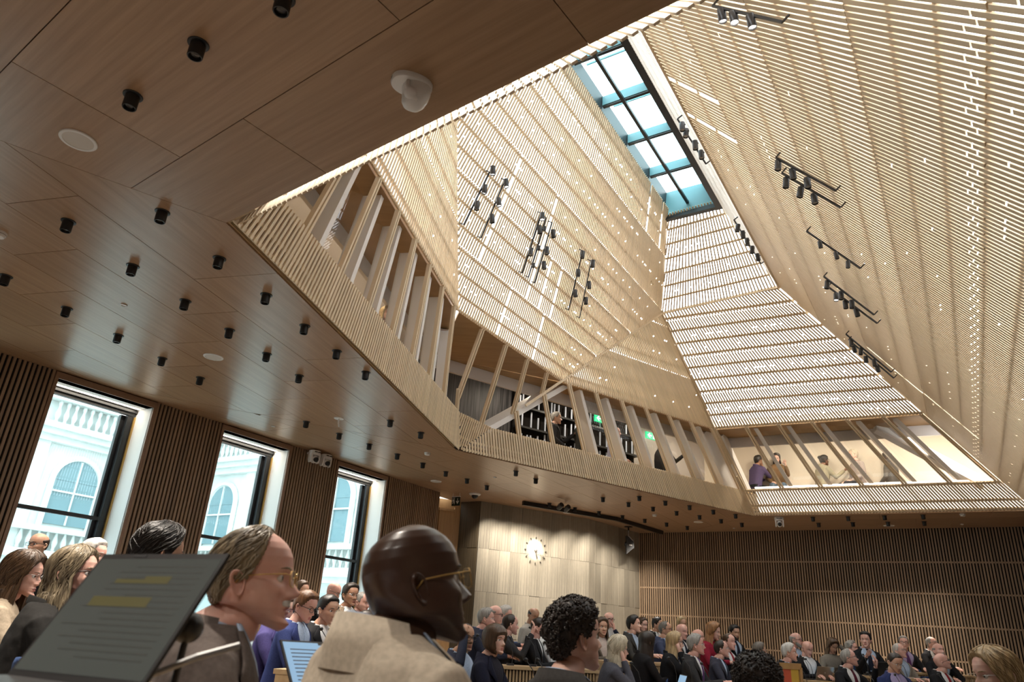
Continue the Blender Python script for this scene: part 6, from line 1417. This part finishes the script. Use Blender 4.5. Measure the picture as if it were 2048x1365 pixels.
# ------------------------------------------------------------------ big laptop beside the lens
TL, TR_ = atd(212, 1105, 1.31), atd(458, 1108, 1.18)
def bottom(x, y, ref, L_):
    best = min(np.linspace(.6, 1.4, 801), key=lambda d: abs(np.linalg.norm(atd(x, y, d) - ref) - L_) + (0 if d < 1.25 else 1)); return atd(x, y, best)
BR = bottom(286, 1372, TR_, .225); dn = un(BR - TR_); ew = un(TL - TR_); nl = un(np.cross(ew, dn)); nl = nl if np.dot(nl, CAMO - TR_) > 0 else -nl
ew = un(ew - dn*np.dot(ew, dn)); LW_ = float(np.linalg.norm(TL - TR_)); hL = .232
lp = empty('laptop', BR, 0, 'large open laptop with dim document screen and yellow highlights beside the lens', 'laptop'); lp.location = (0, 0, 0)
M_DIM = mat('dim_screen', (.055, .062, .058), .22, emit=(.62, .70, .66), estr=.028); M_HIL = mat('screen_highlight', (.085, .080, .035), .3, emit=(.8, .7, .3), estr=.02)
sp_ = lambda u, v, w: TR_ + ew*u + dn*v + nl*w
def sbox(name, u0, u1, v0, v1, w0, w1, m, par): return MB().obox(sp_((u0+u1)/2, (v0+v1)/2, (w0+w1)/2), ew, dn, nl, abs(u1-u0)/2, abs(v1-v0)/2, abs(w1-w0)/2).build(name, m, par)
lid = sbox('lid', 0, LW_, 0, hL, -.006, 0, M_LAPB, lp); scr = sbox('screen', .006, LW_-.006, .011, hL-.012, 0, .0006, M_DIM, lid)
sbox('webcam', LW_*.62, LW_*.72, .003, .007, 0, .001, M_DARKGREY, lid)
rs_ = random.Random(3)
for j in range(16):
    w_ = rs_.uniform(.45, .8); sbox('text_line', LW_*.10, LW_*(.10 + w_), .026 + .011*j, .0285 + .011*j, .0006, .0008, mat('screen_dim_text', (.050, .056, .053), .35), scr)
sbox('highlight', LW_*.30, LW_*.72, .052, .060, .0008, .001, M_HIL, scr); sbox('highlight', LW_*.30, LW_*.50, .046, .052, .0008, .001, M_HIL, scr); sbox('highlight', LW_*.34, LW_*.80, .086, .104, .0008, .001, M_HIL, scr)
hz_ = un(nl*A3(1,1,0)); b0 = sp_(0, hL, 0); eh = un(ew*A3(1,1,0))
bz = sp_(LW_/2, hL, 0)
MB().obox(bz + hz_*.11 - A3(0,0,.006), eh, np.cross(A3(0,0,1), eh), A3(0,0,1), LW_/2, .112, .006).build('base', M_LAPB, lp)
dk_ = empty('council_desk', (bz[0], bz[1], -.12), math.atan2(eh[1], eh[0]), 'dark edged desk under the large laptop', 'desk'); tz = bz[2] - .014 + .12
MB().box((-.20, -.24, tz - .035), (.20, .24, tz)).build('worktop', M_DESK, dk_)
for u in (-.17, .17): MB().box((u - .02, -.2, 0), (u + .02, .2, tz - .035)).build('end_panel', M_DESK, dk_)
# microphone of that desk: black foam ball on a silver arm
mo = empty('gooseneck_microphone', (0, 0, 0), 0, 'microphone with black foam ball beside the large laptop', 'microphone')
q0, q1 = atd(376, 1256, 1.22), atd(300, 1345, 1.05); MB().sphere(q0, (.026, .026, .026), 16, 10).build('foam_ball', M_BLACK, mo, True)
q2 = atd(478, 1292, 1.15); q3 = atd(300, 1352, 1.05); MB().tube([q2, (q2 + q3)/2 + A3(0, 0, .004), q3, q3 - A3(.03, .03, .12)], .0055, 8).build('arm', mat('brushed_arm', (.30, .30, .30), .45, .8), mo)
MB().tube([q0 - A3(0,0,.02), q0 - A3(.0, .01, .10), q0 - A3(0,.02,.20)], .006, 8).build('stem', M_BLACK, mo)
# laptop of the man with the moustache
pm = by_label('balding man with white')[0]; LT, RT2, LB2 = atd(565, 1284, 2.05), atd(672, 1290, 2.2), atd(556, 1350, 1.95)
e_ = un(RT2 - LT); d2 = un(LB2 - LT); n2 = un(np.cross(e_, d2)); n2 = n2 if np.dot(n2, CAMO - LT) > 0 else -n2; d2 = un(d2 - e_*np.dot(d2, e_)); wL = .31
lm = empty('laptop', (0, 0, 0), 0, 'laptop with bright blue document screen before the man with moustache', 'laptop')
def mbox(name, u0, u1, v0, v1, w0, w1, m, par): return MB().obox(LT + e_*(u0+u1)/2 + d2*(v0+v1)/2 + n2*(w0+w1)/2, e_, d2, n2, (u1-u0)/2, (v1-v0)/2, (w1-w0)/2).build(name, m, par)
ml = mbox('lid', -.006, wL, -.006, .21, -.006, 0, M_LAPB, lm); ms = mbox('screen', 0, wL-.006, 0, .20, 0, .0006, M_SCRN, ml); mbox('notch', wL*.42, wL*.58, 0, .007, .0006, .001, M_LAPB, ml)
for j in range(13): mbox('text_line', .02, .02 + rs_.uniform(.15, .25), .022 + .012*j, .0255 + .012*j, .0006, .0009, M_TEXT, ms)
bL = LT + d2*.21 + e_*wL/2; MB().obox(bL + un(n2*A3(1,1,0))*.11 - A3(0,0,.008), un(e_*A3(1,1,0)), un(np.cross(A3(0,0,1), e_)), A3(0,0,1), wL/2, .11, .006).build('base', M_LAPB, lm)
cB = bL + un(n2*A3(1,1,0))*.11; fdk = empty('council_desk', (cB[0], cB[1], -.12), math.atan2(e_[1], e_[0]), 'small desk top under the blue screened laptop', 'desk'); tz = bL[2] - .018 + .12
MB().box((-.19, -.13, tz - .03), (.19, .13, tz)).build('worktop', M_DESK, fdk); MB().box((-.05, -.05, .02), (.05, .05, tz - .03)).build('pedestal', M_DESKF, fdk); MB().box((-.16, -.12, 0), (.16, .12, .02)).build('foot_plate', M_DESKF, fdk)
# earbud, watch, pens, bags: small belongings
def at_person(key, local):
    p = by_label(key)[0]; M = Matrix.Translation((float(p['hip'][0]), float(p['hip'][1]), p['floor'])) @ Matrix.Rotation(R(-p['tyaw']), 4, 'Z'); return M @ Vector(local)
for i, (x, y) in enumerate(((1676, 945), (1755, 955), (1826, 953))):
    q = onf(FD, x, y, 1.0); q[2] = max(q[2], HC + H1 - .05)
    b = empty('handbag', (q[0], q[1], HC + H1 - .16), .5*i, ('upright black backpack on the bench by the patterned blouse', 'black handbag between the floral cardigan and the long dark hair', 'black and white patterned bag lying at the gallery end')[i], 'bag', None)
    w_, h_ = ((.12, .30), (.16, .18), (.15, .17))[i]; rg = [[(w_*sx_*math.copysign(abs(math.cos(2*math.pi*k/18))**.7, math.cos(2*math.pi*k/18)), .07*sx_*math.sin(2*math.pi*k/18), z_) for k in range(18)] for z_, sx_ in ((0, .85), (.04, 1.0), (h_*.6, .95), (h_*.9, .7), (h_, .35))]
    MB().add(*loft(rg)).build('bag_body', M_LAPB if i < 2 else noisy('mottled_bag', (.3, .3, .3), (.01, .01, .01), 40, .7, 0), b, True); MB().tube([(-w_*.4, 0, h_*.85), (-.02, 0, h_*1.25), (w_*.4, 0, h_*.85)], .008, 6).build('strap', M_BLACK, b)
# bench for the gallery visitors
qa, qb = onf(FD, 1490, 960, 1.25), onf(FD, 1840, 955, 1.25); bd_ = un((qb-qa)*A3(1,1,0)); LBn = float(np.linalg.norm((qb-qa)[:2]))
bn = empty('bench', zz((qa+qb)/2, ZF), math.atan2(bd_[1], bd_[0]), 'low wooden bench under the seated gallery visitors', 'bench'); MB().box((-LBn/2, -.14, .16), (LBn/2, .14, .20)).build('seat_board', M_DESK, bn)
for u in (-LBn/2 + .1, 0, LBn/2 - .1): MB().box((u - .03, -.12, 0), (u + .03, .12, .16)).build('support', M_DESK, bn)
